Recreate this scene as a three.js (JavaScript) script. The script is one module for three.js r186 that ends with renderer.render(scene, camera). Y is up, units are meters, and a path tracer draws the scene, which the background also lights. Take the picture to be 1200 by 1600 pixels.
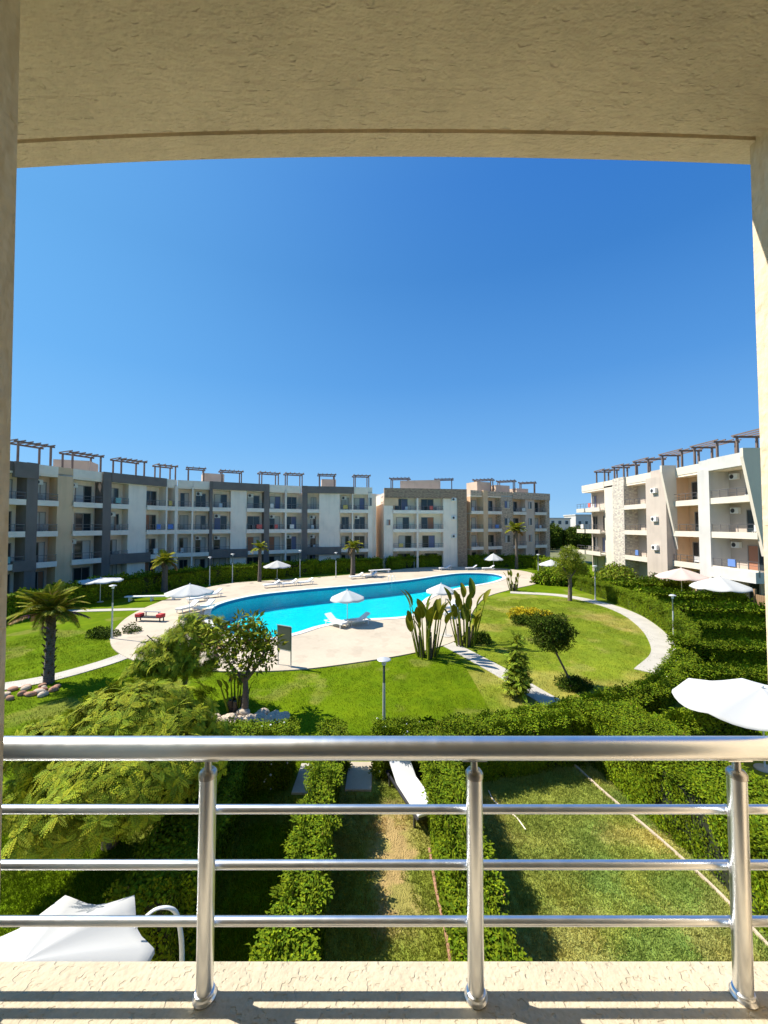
import * as THREE from 'three';
import { mergeGeometries } from 'three/addons/utils/BufferGeometryUtils.js';
import { RoundedBoxGeometry } from 'three/addons/geometries/RoundedBoxGeometry.js';

// ------------------------------------------------------------------ camera, sky, sun, exposure
const scene = new THREE.Scene();
const camera = new THREE.PerspectiveCamera(105.98, 0.75, 0.05, 3000);
camera.position.set(0, 7, 0);
camera.rotation.x = THREE.MathUtils.degToRad(2);
const renderer = new THREE.WebGLRenderer({ antialias: true });
renderer.toneMapping = THREE.LinearToneMapping;
renderer.toneMappingExposure = 1.95;
renderer.shadowMap.enabled = true;
const SUN = new THREE.Vector3(-0.78, 1, -0.24).normalize();
const sun = new THREE.DirectionalLight(new THREE.Color(1, 0.94, 0.84), 4.2);
sun.position.copy(SUN).multiplyScalar(120);
sun.castShadow = true;
sun.shadow.mapSize.set(4096, 4096);
Object.assign(sun.shadow.camera, { left: -80, right: 80, top: 80, bottom: -80, near: 1, far: 320 });
scene.add(sun, sun.target);
{
  const W = 1024, Hh = 512, d = new Float32Array(W * Hh * 4), v = new THREE.Vector3();
  const stops = [[0, .20, .36, .53], [4, .15, .31, .515], [11, .094, .245, .485], [20, .05, .175, .42], [33, .021, .111, .337], [42, .012, .088, .32], [60, .008, .07, .28], [90, .006, .06, .25]];
  for (let j = 0; j < Hh; j++) for (let i = 0; i < W; i++) {
    const el = (j + .5) / Hh * 180 - 90, ph = ((i + .5) / W - .5) * 2 * Math.PI, e = Math.max(el, 0);
    let k = 0; while (k < stops.length - 2 && stops[k + 1][0] < e) k++;
    const a = stops[k], b = stops[k + 1], t = Math.min(1, (e - a[0]) / (b[0] - a[0]));
    v.set(Math.cos(e * Math.PI / 180) * Math.cos(ph), Math.sin(e * Math.PI / 180), Math.cos(e * Math.PI / 180) * Math.sin(ph));
    const c = Math.max(-1, Math.min(1, v.dot(SUN))), g = Math.acos(c);
    const glow = .5 * Math.exp(-g * g / .55) + .04 * (1 + c) * .5;
    const o = (j * W + i) * 4;
    for (let q = 0; q < 3; q++) d[o + q] = .9 * (a[q + 1] + (b[q + 1] - a[q + 1]) * t + glow * [.16, .36, .42][q]);
    d[o + 3] = 1;
  }
  const sky = new THREE.DataTexture(d, W, Hh, THREE.RGBAFormat, THREE.FloatType);
  sky.mapping = THREE.EquirectangularReflectionMapping; sky.magFilter = THREE.LinearFilter; sky.needsUpdate = true;
  scene.background = sky; scene.environment = sky;
}

// ------------------------------------------------------------------ helpers
function rand(seed) { let a = seed >>> 0; return () => { a = (a + 0x6D2B79F5) | 0; let t = Math.imul(a ^ (a >>> 15), 1 | a); t = (t + Math.imul(t ^ (t >>> 7), 61 | t)) ^ t; return ((t ^ (t >>> 14)) >>> 0) / 4294967296; }; }
const names = new Map();
function numbered(n) { const k = names.get(n) ?? 0; names.set(n, k + 1); return k ? n + '_' + String(k).padStart(3, '0') : n; }
function sh(o) { o.castShadow = o.receiveShadow = true; return o; }
function tag(o, label, category, group, kind) { if (label) o.userData.label = label; if (category) o.userData.category = category; if (group) o.userData.group = group; if (kind) o.userData.kind = kind; return o; }
function thing(name, label, category, [x, y, z] = [0, 0, 0], turn = 0, group) { const g = new THREE.Group(); g.name = numbered(name); g.position.set(x, y, z); g.rotation.y = turn; scene.add(g); return tag(g, label, category, group); }
function part(parent, name, geo, mat, x = 0, y = 0, z = 0, ry = 0) { const m = sh(new THREE.Mesh(geo, mat)); m.name = name; m.position.set(x, y, z); m.rotation.y = ry; parent.add(m); return m; }
function struct(name, geo, mat, y = 0) { const m = sh(new THREE.Mesh(geo, mat)); m.name = numbered(name); m.position.y = y; m.userData.kind = 'structure'; scene.add(m); return m; }
function copyThing(o, label, pos, turn) { const c = o.clone(); c.name = numbered(o.name.replace(/_\d{3}$/, '')); c.userData = { ...o.userData }; if (label) c.userData.label = label; c.position.set(...pos); if (turn !== undefined) c.rotation.y = turn; scene.add(c); return c; }
const lin = (r, g, b) => new THREE.Color().setRGB(r, g, b);
// value noise
const PERM = (() => { const r = rand(7), p = new Float32Array(65536); for (let i = 0; i < 65536; i++) p[i] = r(); return p; })();
const nv = (x, y, w) => PERM[((((x % w) + w) % w) * 131 + (((y % w) + w) % w) * 7919) & 65535];
function noise(x, y, w = 256) { const xi = Math.floor(x), yi = Math.floor(y); let fx = x - xi, fy = y - yi; fx = fx * fx * (3 - 2 * fx); fy = fy * fy * (3 - 2 * fy); const a = nv(xi, yi, w), b = nv(xi + 1, yi, w), c = nv(xi, yi + 1, w), d = nv(xi + 1, yi + 1, w); return a + (b - a) * fx + (c - a) * fy + (a - b - c + d) * fx * fy; }
function fbm(x, y, o = 4, w = 256) { let s = 0, a = .5, n = 0; for (let i = 0; i < o; i++) { s += a * noise(x, y, w); n += a; x = x * 2 + 17; y = y * 2 + 31; w *= 2; a *= .5; } return s / n; }
const smooth = (a, b, x) => { const t = Math.min(1, Math.max(0, (x - a) / (b - a))); return t * t * (3 - 2 * t); };
// textures: fn(u, v in 0..1) -> [r, g, b] linear (colour) or a number (data)
const enc = c => Math.round(255 * Math.min(1, Math.max(0, c <= .0031308 ? c * 12.92 : 1.055 * Math.pow(c, 1 / 2.4) - .055)));
function colorTex(w, h, fn, rx = 1, ry = 1) { const d = new Uint8Array(w * h * 4); for (let j = 0; j < h; j++) for (let i = 0; i < w; i++) { const c = fn(i / w, j / h), o = (j * w + i) * 4; d[o] = enc(c[0]); d[o + 1] = enc(c[1]); d[o + 2] = enc(c[2]); d[o + 3] = 255; } return texOf(d, w, h, rx, ry, true); }
function dataTex(w, h, fn, rx = 1, ry = 1) { const d = new Uint8Array(w * h * 4); for (let j = 0; j < h; j++) for (let i = 0; i < w; i++) { const c = Math.round(255 * Math.min(1, Math.max(0, fn(i / w, j / h)))), o = (j * w + i) * 4; d[o] = d[o + 1] = d[o + 2] = c; d[o + 3] = 255; } return texOf(d, w, h, rx, ry, false); }
function texOf(d, w, h, rx, ry, srgb) { const t = new THREE.DataTexture(d, w, h); t.wrapS = t.wrapT = THREE.RepeatWrapping; t.magFilter = THREE.LinearFilter; t.minFilter = THREE.LinearMipmapLinearFilter; t.generateMipmaps = true; t.repeat.set(rx, ry); if (srgb) t.colorSpace = THREE.SRGBColorSpace; t.needsUpdate = true; return t; }
const std = (c, roughness = .8, o = {}) => new THREE.MeshStandardMaterial({ color: Array.isArray(c) ? lin(...c) : c, roughness, metalness: 0, ...o });
// box with uv in metres, cached
const boxes = new Map();
function bx(w, h, d) {
  const key = [w, h, d].map(v => v.toFixed(3)).join();
  if (!boxes.has(key)) { const g = new THREE.BoxGeometry(w, h, d), uv = g.attributes.uv, p = g.attributes.position, n = g.attributes.normal; for (let i = 0; i < uv.count; i++) { const ax = Math.abs(n.getX(i)) > .5, ay = Math.abs(n.getY(i)) > .5; uv.setXY(i, ax ? p.getZ(i) : p.getX(i), ay ? p.getZ(i) : p.getY(i)); } boxes.set(key, g); }
  return boxes.get(key);
}
function rbx(w, h, d, r = .01, s = 2) { const key = 'r' + [w, h, d, r].map(v => v.toFixed(3)).join(); if (!boxes.has(key)) { const g = new RoundedBoxGeometry(w, h, d, s, r), uv = g.attributes.uv, p = g.attributes.position, n = g.attributes.normal; for (let i = 0; i < uv.count; i++) { const ax = Math.abs(n.getX(i)) > .6, ay = Math.abs(n.getY(i)) > .6; uv.setXY(i, ax ? p.getZ(i) : p.getX(i), ay ? p.getZ(i) : p.getY(i)); } boxes.set(key, g); } return boxes.get(key); }
const moved = (g, x, y, z, rx = 0, ry = 0, rz = 0) => { const c = g.clone(); c.applyMatrix4(new THREE.Matrix4().compose(new THREE.Vector3(x, y, z), new THREE.Quaternion().setFromEuler(new THREE.Euler(rx, ry, rz)), new THREE.Vector3(1, 1, 1))); return c; };
const merge = list => mergeGeometries(list.map(g => g.index ? g.toNonIndexed() : g));
// a bar between two points
function bar(a, b, r0, r1 = r0, seg = 8) { const A = new THREE.Vector3(...a), B = new THREE.Vector3(...b), L = A.distanceTo(B), g = new THREE.CylinderGeometry(r1, r0, L, seg); g.applyMatrix4(new THREE.Matrix4().compose(A.clone().add(B).multiplyScalar(.5), new THREE.Quaternion().setFromUnitVectors(new THREE.Vector3(0, 1, 0), B.clone().sub(A).normalize()), new THREE.Vector3(1, 1, 1))); return g; }
// tapered tube through points [[x,y,z,r],...]
function tube(pts, seg = 8, steps = 6) {
  const c = new THREE.CatmullRomCurve3(pts.map(p => new THREE.Vector3(p[0], p[1], p[2]))), n = (pts.length - 1) * steps, pos = [], idx = [], uv = [], fr = c.computeFrenetFrames(n, false);
  for (let i = 0; i <= n; i++) { const t = i / n, p = c.getPoint(t), k = t * (pts.length - 1), k0 = Math.min(pts.length - 2, Math.floor(k)), r = pts[k0][3] + (pts[k0 + 1][3] - pts[k0][3]) * (k - k0);
    for (let j = 0; j <= seg; j++) { const a = j / seg * 2 * Math.PI, N = fr.normals[i], B = fr.binormals[i]; pos.push(p.x + r * (Math.cos(a) * N.x + Math.sin(a) * B.x), p.y + r * (Math.cos(a) * N.y + Math.sin(a) * B.y), p.z + r * (Math.cos(a) * N.z + Math.sin(a) * B.z)); uv.push(j / seg, t * pts.length); } }
  for (let i = 0; i < n; i++) for (let j = 0; j < seg; j++) { const a = i * (seg + 1) + j, b = a + seg + 1; idx.push(a, b, a + 1, b, b + 1, a + 1); }
  const g = new THREE.BufferGeometry(); g.setAttribute('position', new THREE.Float32BufferAttribute(pos, 3)); g.setAttribute('uv', new THREE.Float32BufferAttribute(uv, 2)); g.setIndex(idx); g.computeVertexNormals(); return g;
}
// smooth closed outline on the ground from [x, z] points -> Vector2 list (y = -z)
function outline(pts, n = 6, closed = true) { const c = new THREE.CatmullRomCurve3(pts.map(p => new THREE.Vector3(p[0], -p[1], 0)), closed, 'centripetal'); return c.getPoints(pts.length * n).map(p => new THREE.Vector2(p.x, p.y)).slice(0, closed ? -1 : undefined); }
function sheet(ol, holes = []) { const s = new THREE.Shape(ol); for (const h of holes) s.holes.push(new THREE.Path(h)); const g = new THREE.ShapeGeometry(s, 1); g.rotateX(-Math.PI / 2); return g; }
function slabOf(ol, holes, t) { const s = new THREE.Shape(ol); for (const h of holes) s.holes.push(new THREE.Path(h)); const g = new THREE.ExtrudeGeometry(s, { depth: t, bevelEnabled: false, curveSegments: 1 }); g.rotateX(-Math.PI / 2); return g; }
function ribbon(pts, w, n = 6) { const c = new THREE.CatmullRomCurve3(pts.map(p => new THREE.Vector3(p[0], 0, p[1])), false, 'centripetal').getPoints(pts.length * n), l = [], r = []; c.forEach((p, i) => { const a = c[Math.max(0, i - 1)], b = c[Math.min(c.length - 1, i + 1)], dx = b.x - a.x, dz = b.z - a.z, L = Math.hypot(dx, dz); l.push(new THREE.Vector2(p.x - dz / L * w / 2, -(p.z + dx / L * w / 2))); r.push(new THREE.Vector2(p.x + dz / L * w / 2, -(p.z - dx / L * w / 2))); }); return l.concat(r.reverse()); }
function inside(poly, x, z) { let c = false; for (let i = 0, j = poly.length - 1; i < poly.length; j = i++) { const a = poly[i], b = poly[j], y = -z; if ((a.y > y) !== (b.y > y) && x < (b.x - a.x) * (y - a.y) / (b.y - a.y) + a.x) c = !c; } return c; }

// ------------------------------------------------------------------ materials
const stuccoBump = dataTex(1024, 1024, (u, v) => { const warp = fbm(u * 6, v * 6, 3, 6) * .5; return .5 * fbm(u * 22 + warp, v * 96 + warp * 2, 4, 22) + .3 * fbm(u * 120, v * 240, 2, 120) + .2 * fbm(u * 8, v * 14, 3, 8) - .35 * smooth(.70, .82, fbm(u * 30, v * 90, 3, 30)); });
const stuccoBumpV = dataTex(512, 512, (u, v) => .55 * fbm(u * 64, v * 20, 4, 64) + .45 * fbm(u * 32, v * 32, 3, 32));
const stuccoCol = colorTex(512, 512, (u, v) => { const n = .9 + .2 * (fbm(u * 8, v * 8, 5, 8) - .5) + .12 * (fbm(u * 64, v * 96, 2, 64) - .5); return [.85 * n, .69 * n, .485 * n]; });  // plaster tone raised to make up for the light missing on the soffit
const M = {};
M.stucco = new THREE.MeshStandardMaterial({ map: stuccoCol, bumpMap: stuccoBump, bumpScale: .0085, roughness: .95 });
M.sill = new THREE.MeshStandardMaterial({ map: colorTex(512, 512, (u, v) => { const n = .92 + .22 * (fbm(u * 10, v * 10, 4, 10) - .5) + .16 * (fbm(u * 150, v * 150, 2, 150) - .5), p = smooth(.68, .76, fbm(u * 70, v * 70, 2, 70)); return [n * (.555 - .035 * p), n * (.475 - .03 * p), n * (.34 - .025 * p)]; }), bumpMap: dataTex(1024, 1024, (u, v) => .5 * fbm(u * 90, v * 90, 3, 90) + .3 * fbm(u * 24, v * 40, 3, 24) - .5 * smooth(.66, .78, fbm(u * 70, v * 70, 2, 70))), bumpScale: .005, roughness: .95 });  // same plaster as the soffit, darkened in colour to offset the sun on it
M.paleStone = new THREE.MeshStandardMaterial({ map: colorTex(256, 256, (u, v) => { const n = .92 + .2 * (fbm(u * 8, v * 8, 4, 8) - .5); return [.66 * n, .60 * n, .50 * n]; }), roughness: .8 });
M.stuccoV = new THREE.MeshStandardMaterial({ map: stuccoCol, bumpMap: stuccoBumpV, bumpScale: .01, roughness: .95 });
M.steel = std([.82, .83, .84], .38, { metalness: 1, roughnessMap: dataTex(256, 256, (u, v) => .82 + .18 * fbm(u * 4, v * 128, 2, 128)) });
M.steelDark = std([.6, .57, .54], .4, { metalness: 1 });
const wallVar = (r, g, b, amp = .1) => colorTex(256, 256, (u, v) => { const n = 1 + amp * (fbm(u * 8, v * 8, 5, 8) - .5) * 2 - amp * .6 * smooth(.6, .8, fbm(u * 24, v * 3, 3, 24)); return [r * n, g * n, b * n]; }, 1 / 9, 1 / 9);
const painted = (r, g, b, amp) => new THREE.MeshStandardMaterial({ map: wallVar(r, g, b, amp), roughness: .9 });
M.white = painted(.90, .75, .60);
M.offwhite = painted(.90, .77, .63);
M.cream = painted(.66, .59, .48, .06);
M.dark = painted(.185, .15, .128, .14);
M.tan = painted(.74, .49, .29);
M.pinkTan = painted(.74, .54, .41);
M.greige = painted(.50, .42, .35);
M.greyLight = painted(.55, .53, .49);
M.roofRoom = painted(.60, .45, .33);
const stoneFn = (u, v) => { const row = Math.floor(v * 24), x = u * 9 + (row % 2) * .37 + nv(row, 3, 256) * 3, cell = Math.floor(x), fx = x - cell, fy = v * 24 - row, id = nv(((cell % 9) + 9) % 9, row, 256); const joint = Math.min(smooth(0, .07, fx), smooth(0, .07, 1 - fx), smooth(0, .16, fy), smooth(0, .16, 1 - fy)); return { id, joint }; };
const stoneBump = dataTex(512, 512, (u, v) => { const s = stoneFn(u, v); return s.joint * (.5 + .4 * s.id) + .12 * fbm(u * 40, v * 40, 2, 40); }, 1 / 3, 1 / 3);
const stone = (r, g, b) => new THREE.MeshStandardMaterial({ map: colorTex(512, 512, (u, v) => { const s = stoneFn(u, v), n = (.72 + .5 * s.id) * (.9 + .2 * fbm(u * 40, v * 40, 2, 40)) * (.65 + .35 * s.joint); return [r * n, g * n * (.96 + .08 * s.id), b * n]; }, 1 / 3, 1 / 3), bumpMap: stoneBump, bumpScale: .04, roughness: .95 });
M.stoneBrown = stone(.40, .27, .18);
M.stoneTan = stone(.66, .48, .34);
M.stonePale = stone(.62, .55, .46);
M.glass = new THREE.MeshPhysicalMaterial({ color: lin(.03, .04, .045), roughness: .06, metalness: 0, specularIntensity: 1 });
M.curtain = std([.55, .52, .47], .9); M.curtainBlue = std([.16, .18, .30], .9); M.curtainRust = std([.38, .17, .10], .9);
M.towels = [[.6, .12, .1], [.12, .22, .5], [.7, .66, .6], [.55, .4, .12], [.2, .4, .38]].map(c => std(c, .95));
M.alu = std([.28, .25, .22], .45);
M.woodDoor = std([.24, .12, .055], .6);
M.aluWhite = std([.7, .7, .68], .45);
M.acWhite = std([.74, .73, .70], .5);
M.railDark = std([.16, .15, .15], .4, { metalness: .4 });
M.pergola = painted(.17, .12, .095, .2);
M.lampPost = std([.55, .56, .55], .45, { metalness: .3 });
M.lampPostDark = std([.08, .11, .10], .5);
M.lampGlass = std([.75, .76, .74], .3);
M.canvas = new THREE.MeshPhysicalMaterial({ color: lin(.57, .565, .54), roughness: 1, transmission: .22, thickness: 0 });
M.canvasPink = new THREE.MeshPhysicalMaterial({ color: lin(.66, .50, .44), roughness: 1, transmission: .22, thickness: 0 });
M.plasticWhite = std([.78, .78, .76], .4);
M.fabricWhite = std([.75, .75, .74], .9);
M.metalDark = std([.035, .035, .04], .45);
M.red = std([.55, .03, .03], .6);
M.signBoard = std([.095, .105, .07], .6);
M.wood = painted(.28, .17, .09, .25);
const barkTex = colorTex(256, 256, (u, v) => { const n = .6 + .8 * fbm(u * 12, v * 40, 4, 12); return [.17 * n, .125 * n, .09 * n]; }), barkBump = dataTex(256, 256, (u, v) => fbm(u * 12, v * 40, 4, 12));
M.bark = new THREE.MeshStandardMaterial({ map: barkTex, bumpMap: barkBump, bumpScale: .03, roughness: .95 });
const palmBump = dataTex(256, 256, (u, v) => { const f = (v * 9) % 1; return f * .8 + .2 * fbm(u * 20, v * 40, 2, 20); });
M.palmBark = new THREE.MeshStandardMaterial({ map: colorTex(256, 256, (u, v) => { const n = (.55 + .7 * fbm(u * 16, v * 36, 3, 16)) * (.7 + .3 * ((v * 9) % 1)); return [.17 * n, .135 * n, .10 * n]; }), bumpMap: palmBump, bumpScale: .06, roughness: .95 });
const leafMat = (r, g, b, rough = .75, tr = .12) => new THREE.MeshPhysicalMaterial({ color: lin(r, g, b), roughness: rough, transmission: tr, thickness: 0, vertexColors: true, specularIntensity: .12 });
M.hedgeLeaf = leafMat(.145, .220, .008);
M.treeLeaf = leafMat(.21, .27, .02);
M.darkLeaf = leafMat(.070, .115, .010);
M.palmLeaf = leafMat(.28, .31, .025, .7, .25);
M.paddleLeaf = leafMat(.18, .22, .016, .6, .18);
M.yellowLeaf = leafMat(.52, .45, .02);
M.grassBlade = leafMat(1, 1, 1, .7, .2);
M.hedgeShadeCore = std([.018, .024, .008], 1);  // near-black tone paints the shade in the gaps between hedge leaves
M.earth = std([.40, .21, .13], .95);
M.flower = std([.75, .72, .70], .8);
M.rock = new THREE.MeshStandardMaterial({ map: colorTex(128, 128, (u, v) => { const n = .6 + .8 * fbm(u * 12, v * 12, 4, 12); return [.52 * n, .42 * n, .31 * n]; }), roughness: .95 });

// ------------------------------------------------------------------ ground colours
const dryStrip = (x, z) => smooth(-.42, -.1, x + .5 * (fbm(x * 2 + 9, z * 2, 3) - .5)) * (1 - smooth(.42, .78, x + .7 * (fbm(x * 2, z * 2 + 5, 3) - .5))) * smooth(6.4, 7.1, -z + .8 * (fbm(x * 1.4, z * 1.4, 3) - .5)) * (1 - smooth(9.6, 10.4, -z));
function lawn(x, z) {
  const a = fbm(x * .35 + 40, z * .35 + 40, 4), b = fbm(x * 2.4 + 11, z * 2.4 + 60, 4), c = fbm(x * 11 + 3, z * 11, 2);
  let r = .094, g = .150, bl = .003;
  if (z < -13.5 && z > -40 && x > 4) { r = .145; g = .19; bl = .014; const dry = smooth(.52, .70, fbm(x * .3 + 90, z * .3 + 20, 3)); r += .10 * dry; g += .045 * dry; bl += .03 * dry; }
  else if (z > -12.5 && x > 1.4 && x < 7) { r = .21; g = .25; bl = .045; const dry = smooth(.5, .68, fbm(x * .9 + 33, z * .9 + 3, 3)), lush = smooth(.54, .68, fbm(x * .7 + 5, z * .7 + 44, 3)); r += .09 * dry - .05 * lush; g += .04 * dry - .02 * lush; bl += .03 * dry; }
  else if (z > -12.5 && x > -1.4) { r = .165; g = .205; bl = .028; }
  const worn = smooth(.60, .72, fbm(x * .55 + 70, z * .55 + 10, 4)); r += .05 * worn; g += .02 * worn; bl += .02 * worn;
  const n = (.56 + .45 * a + .34 * b + .26 * c) * (1 + .05 * Math.sin(1.9 * (x * .35 + z)));
  r *= n * (.9 + .25 * b); g *= n; bl *= n;
  if (z > -12.5) { const d = dryStrip(x, z) * (.45 + .5 * smooth(.35, .6, fbm(x * 3 + 7, z * 3 + 2, 3))), k = .75 + .5 * c; r += (.36 * k - r) * d; g += (.25 * k - g) * d; bl += (.105 * k - bl) * d; }
  return [r, g, bl];
}
const ext = { x0: -40, x1: 40, z0: -72, z1: 8 };
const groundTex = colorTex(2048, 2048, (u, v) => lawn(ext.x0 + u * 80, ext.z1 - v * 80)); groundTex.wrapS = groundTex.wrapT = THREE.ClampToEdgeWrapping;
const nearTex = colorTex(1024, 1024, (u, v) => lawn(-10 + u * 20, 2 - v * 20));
M.ground = new THREE.MeshStandardMaterial({ map: colorTex(512, 512, (u, v) => { const n = .6 + .8 * fbm(u * 12, v * 12, 5, 12); return [.15 * n, .15 * n, .06 * n]; }, 1 / 20, 1 / 20), roughness: 1 });
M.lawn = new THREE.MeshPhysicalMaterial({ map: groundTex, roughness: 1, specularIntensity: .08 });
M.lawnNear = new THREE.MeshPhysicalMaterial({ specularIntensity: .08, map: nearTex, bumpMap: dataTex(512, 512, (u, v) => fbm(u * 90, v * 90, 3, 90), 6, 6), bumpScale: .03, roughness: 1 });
const deckTex = colorTex(1024, 1024, (u, v) => { const n = .93 + .16 * (fbm(u * 6, v * 6, 5, 6) - .5) + .10 * (fbm(u * 120, v * 120, 2, 120) - .5) - .09 * smooth(.58, .72, fbm(u * 14 + 4, v * 14, 3, 14)) - .05 * smooth(.55, .7, fbm(u * 4 + 2, v * 4, 4, 4)); return [.54 * n, .452 * n, .335 * n]; }, 1 / 10, 1 / 10);
M.deck = new THREE.MeshStandardMaterial({ map: deckTex, roughness: .9 });
M.path = new THREE.MeshStandardMaterial({ map: colorTex(512, 512, (u, v) => { const n = .9 + .25 * (fbm(u * 8, v * 8, 5, 8) - .5) + .12 * (fbm(u * 90, v * 90, 2, 90) - .5); return [.50 * n, .46 * n, .39 * n]; }, 1 / 4, 1 / 4), roughness: .92 });
M.coping = std([.74, .72, .66], .7);
M.poolTile = new THREE.MeshStandardMaterial({ map: colorTex(512, 512, (u, v) => { const gx = (u * 32) % 1, gz = (v * 32) % 1, j = Math.min(smooth(0, .08, gx), smooth(0, .08, gz)), n = (.88 + .2 * fbm(u * 6, v * 6, 3, 6)) * (.9 + .15 * nv(Math.floor(u * 32), Math.floor(v * 32), 256)); return [.003 * n + .03 * (1 - j), .60 * n + .06 * (1 - j), .66 * n]; }, 1 / 4, 1 / 4), roughness: .35 });
M.bandTile = std([.03, .13, .30], .3);
M.water = new THREE.MeshPhysicalMaterial({ color: lin(.3, .97, .98), roughness: .02, transmission: 1, thickness: 0, ior: 1.33, specularIntensity: .4, bumpMap: dataTex(512, 512, (u, v) => { const w = fbm(u * 5, v * 5, 2, 5) * 1.4; return .6 * fbm(u * 14 + w, v * 20 + w, 3, 14) + .4 * fbm(u * 44, v * 52, 2, 44); }, 1 / 7, 1 / 7), bumpScale: .07 });
groundTex.repeat.set(1 / 80, 1 / 80); groundTex.offset.set(.5, .1);
nearTex.repeat.set(1 / 20, 1 / 20); nearTex.offset.set(.5, .1);
M.lawnNear.bumpMap.repeat.set(.5, .5);

// ------------------------------------------------------------------ the setting: ground, lawns, deck, pool, paths
const rectO = (x0, z0, x1, z1) => [[x0, z0], [x1, z0], [x1, z1], [x0, z1]].map(p => new THREE.Vector2(p[0], -p[1]));
const poolO = outline([[-13.5, -30.2], [-14.5, -33], [-14.3, -35.5], [-12.7, -38.7], [-8.9, -41.7], [-3, -45.2], [3.3, -49.4], [8.1, -54], [11.6, -56.4], [15.4, -55.6], [16.1, -52.5], [13.4, -47.8], [8.2, -43], [4.6, -38.2], [3.0, -33.6], [1.9, -29.9], [-1.9, -28.6], [-4.4, -27], [-5.9, -24.9], [-7.9, -23.6], [-10.7, -25.8], [-12.5, -28.2]]);
const deckO = outline([[-16.7, -23.8], [-18.4, -26.9], [-19.6, -30], [-20.4, -34.5], [-20.3, -40.9], [-18.6, -46.5], [-13.7, -49.5], [-6.2, -53.8], [0, -59], [5.3, -63.6], [14, -65], [20.5, -61], [21.6, -54], [18.6, -47], [14.2, -42.6], [10.1, -38], [7.2, -31.5], [5.9, -27], [4.6, -24], [3.4, -22.6], [1.4, -21.2], [-1.3, -19.9], [-4.6, -18.8], [-9.2, -18.8], [-11.9, -19.6], [-14.8, -21.6]]);
struct('ground', sheet(rectO(-1500, -1500, 1500, 400), [rectO(ext.x0 + .5, ext.z0 + .5, ext.x1 - .5, ext.z1 - .5)]), M.ground);
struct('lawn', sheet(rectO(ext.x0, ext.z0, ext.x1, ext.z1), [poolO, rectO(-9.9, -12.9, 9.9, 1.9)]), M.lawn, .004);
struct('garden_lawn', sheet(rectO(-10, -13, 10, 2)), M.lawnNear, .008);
struct('pool_deck', slabOf(deckO, [poolO], .06), M.deck, 0);
const scaled = (o, d) => o.map((p, i) => { const a = o[(i + o.length - 1) % o.length], b = o[(i + 1) % o.length], dx = b.x - a.x, dy = b.y - a.y, L = Math.hypot(dx, dy) || 1; return new THREE.Vector2(p.x + dy / L * d, p.y - dx / L * d); });
const area = o => { let s = 0; o.forEach((p, i) => { const q = o[(i + 1) % o.length]; s += p.x * q.y - q.x * p.y; }); return s / 2; };
const outSign = area(poolO) > 0 ? 1 : -1;
{
  const pool = thing('swimming_pool', 'kidney shaped turquoise swimming pool set in beige deck', 'pool');
  const copeIn = scaled(poolO, -.06 * outSign), copeOut = scaled(poolO, .42 * outSign);
  part(pool, 'coping', slabOf(copeOut, [copeIn], .05), M.coping, 0, .045, 0);
  const pos = [], uv = [], idx = []; let run = 0;
  poolO.forEach((p, i) => { if (i) run += p.distanceTo(poolO[i - 1]); pos.push(p.x, .05, -p.y, p.x, -1.5, -p.y); uv.push(run, 1.5, run, 0); });
  for (let i = 0; i < poolO.length; i++) { const a = 2 * i, b = 2 * ((i + 1) % poolO.length); idx.push(a, b, a + 1, b, b + 1, a + 1); }
  const g = new THREE.BufferGeometry(); g.setAttribute('position', new THREE.Float32BufferAttribute(pos, 3)); g.setAttribute('uv', new THREE.Float32BufferAttribute(uv, 2)); g.setIndex(idx); g.computeVertexNormals();
  part(pool, 'basin_wall', g, M.poolTile);
  { const inn = scaled(poolO, -.02 * outSign), bp = [], bi = []; inn.forEach(p => bp.push(p.x, .04, -p.y, p.x, -.22, -p.y)); for (let i = 0; i < inn.length; i++) { const a = 2 * i, c = 2 * ((i + 1) % inn.length); bi.push(a, c, a + 1, c, c + 1, a + 1); } const bg = new THREE.BufferGeometry(); bg.setAttribute('position', new THREE.Float32BufferAttribute(bp, 3)); bg.setIndex(bi); bg.computeVertexNormals(); part(pool, 'waterline_tiles', bg, M.bandTile); }
  part(pool, 'basin_floor', sheet(poolO), M.poolTile, 0, -1.5, 0);
  // three shallow entry steps on the narrow waist of the pool
  for (let k = 0; k < 3; k++) { const s = new THREE.CylinderGeometry(2.6 - k * .6, 2.6 - k * .6, .3, 40, 1, false); part(pool, 'entry_step', s, M.poolTile, 6.3, -1.35 + k * .42, -41.6); }
  part(pool, 'water', sheet(poolO), M.water, 0, -.09, 0);
}
const deckG = deckO, pathsG = [ribbon([[3.7, -23.2], [4.6, -21.1], [5.7, -18.3], [6.4, -16.1], [6.9, -14.9]], 1.0), ribbon([[13.2, -40.6], [17.6, -38.8], [19.35, -35.1], [19.4, -31], [18.2, -26.8], [16.5, -23.2], [15, -20.9], [12.6, -18.6]], 1.3), ribbon([[-24, -14.2], [-19, -15.9], [-15.6, -17.6], [-14.3, -19.6], [-13.8, -21.2]], 1.05)];
struct('path', slabOf(ribbon([[3.7, -23.2], [4.6, -21.1], [5.7, -18.3], [6.4, -16.1], [6.9, -14.9]], .95), [], .035), M.path, 0);
struct('path', slabOf(ribbon([[13.2, -40.6], [17.6, -38.8], [19.35, -35.1], [19.4, -31], [18.2, -26.8], [16.5, -23.2], [15, -20.9], [12.6, -18.6]], 1.25), [], .035), M.path, .001);
struct('path', slabOf(ribbon([[-24, -14.2], [-19, -15.9], [-15.6, -17.6], [-14.3, -19.6], [-13.8, -21.2]], 1.0), [], .035), M.path, .002);
struct('path', slabOf(ribbon([[-34, -30.5], [-27, -31.6], [-20.2, -32.5]], .9), [], .03), M.path, .003);
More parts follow.
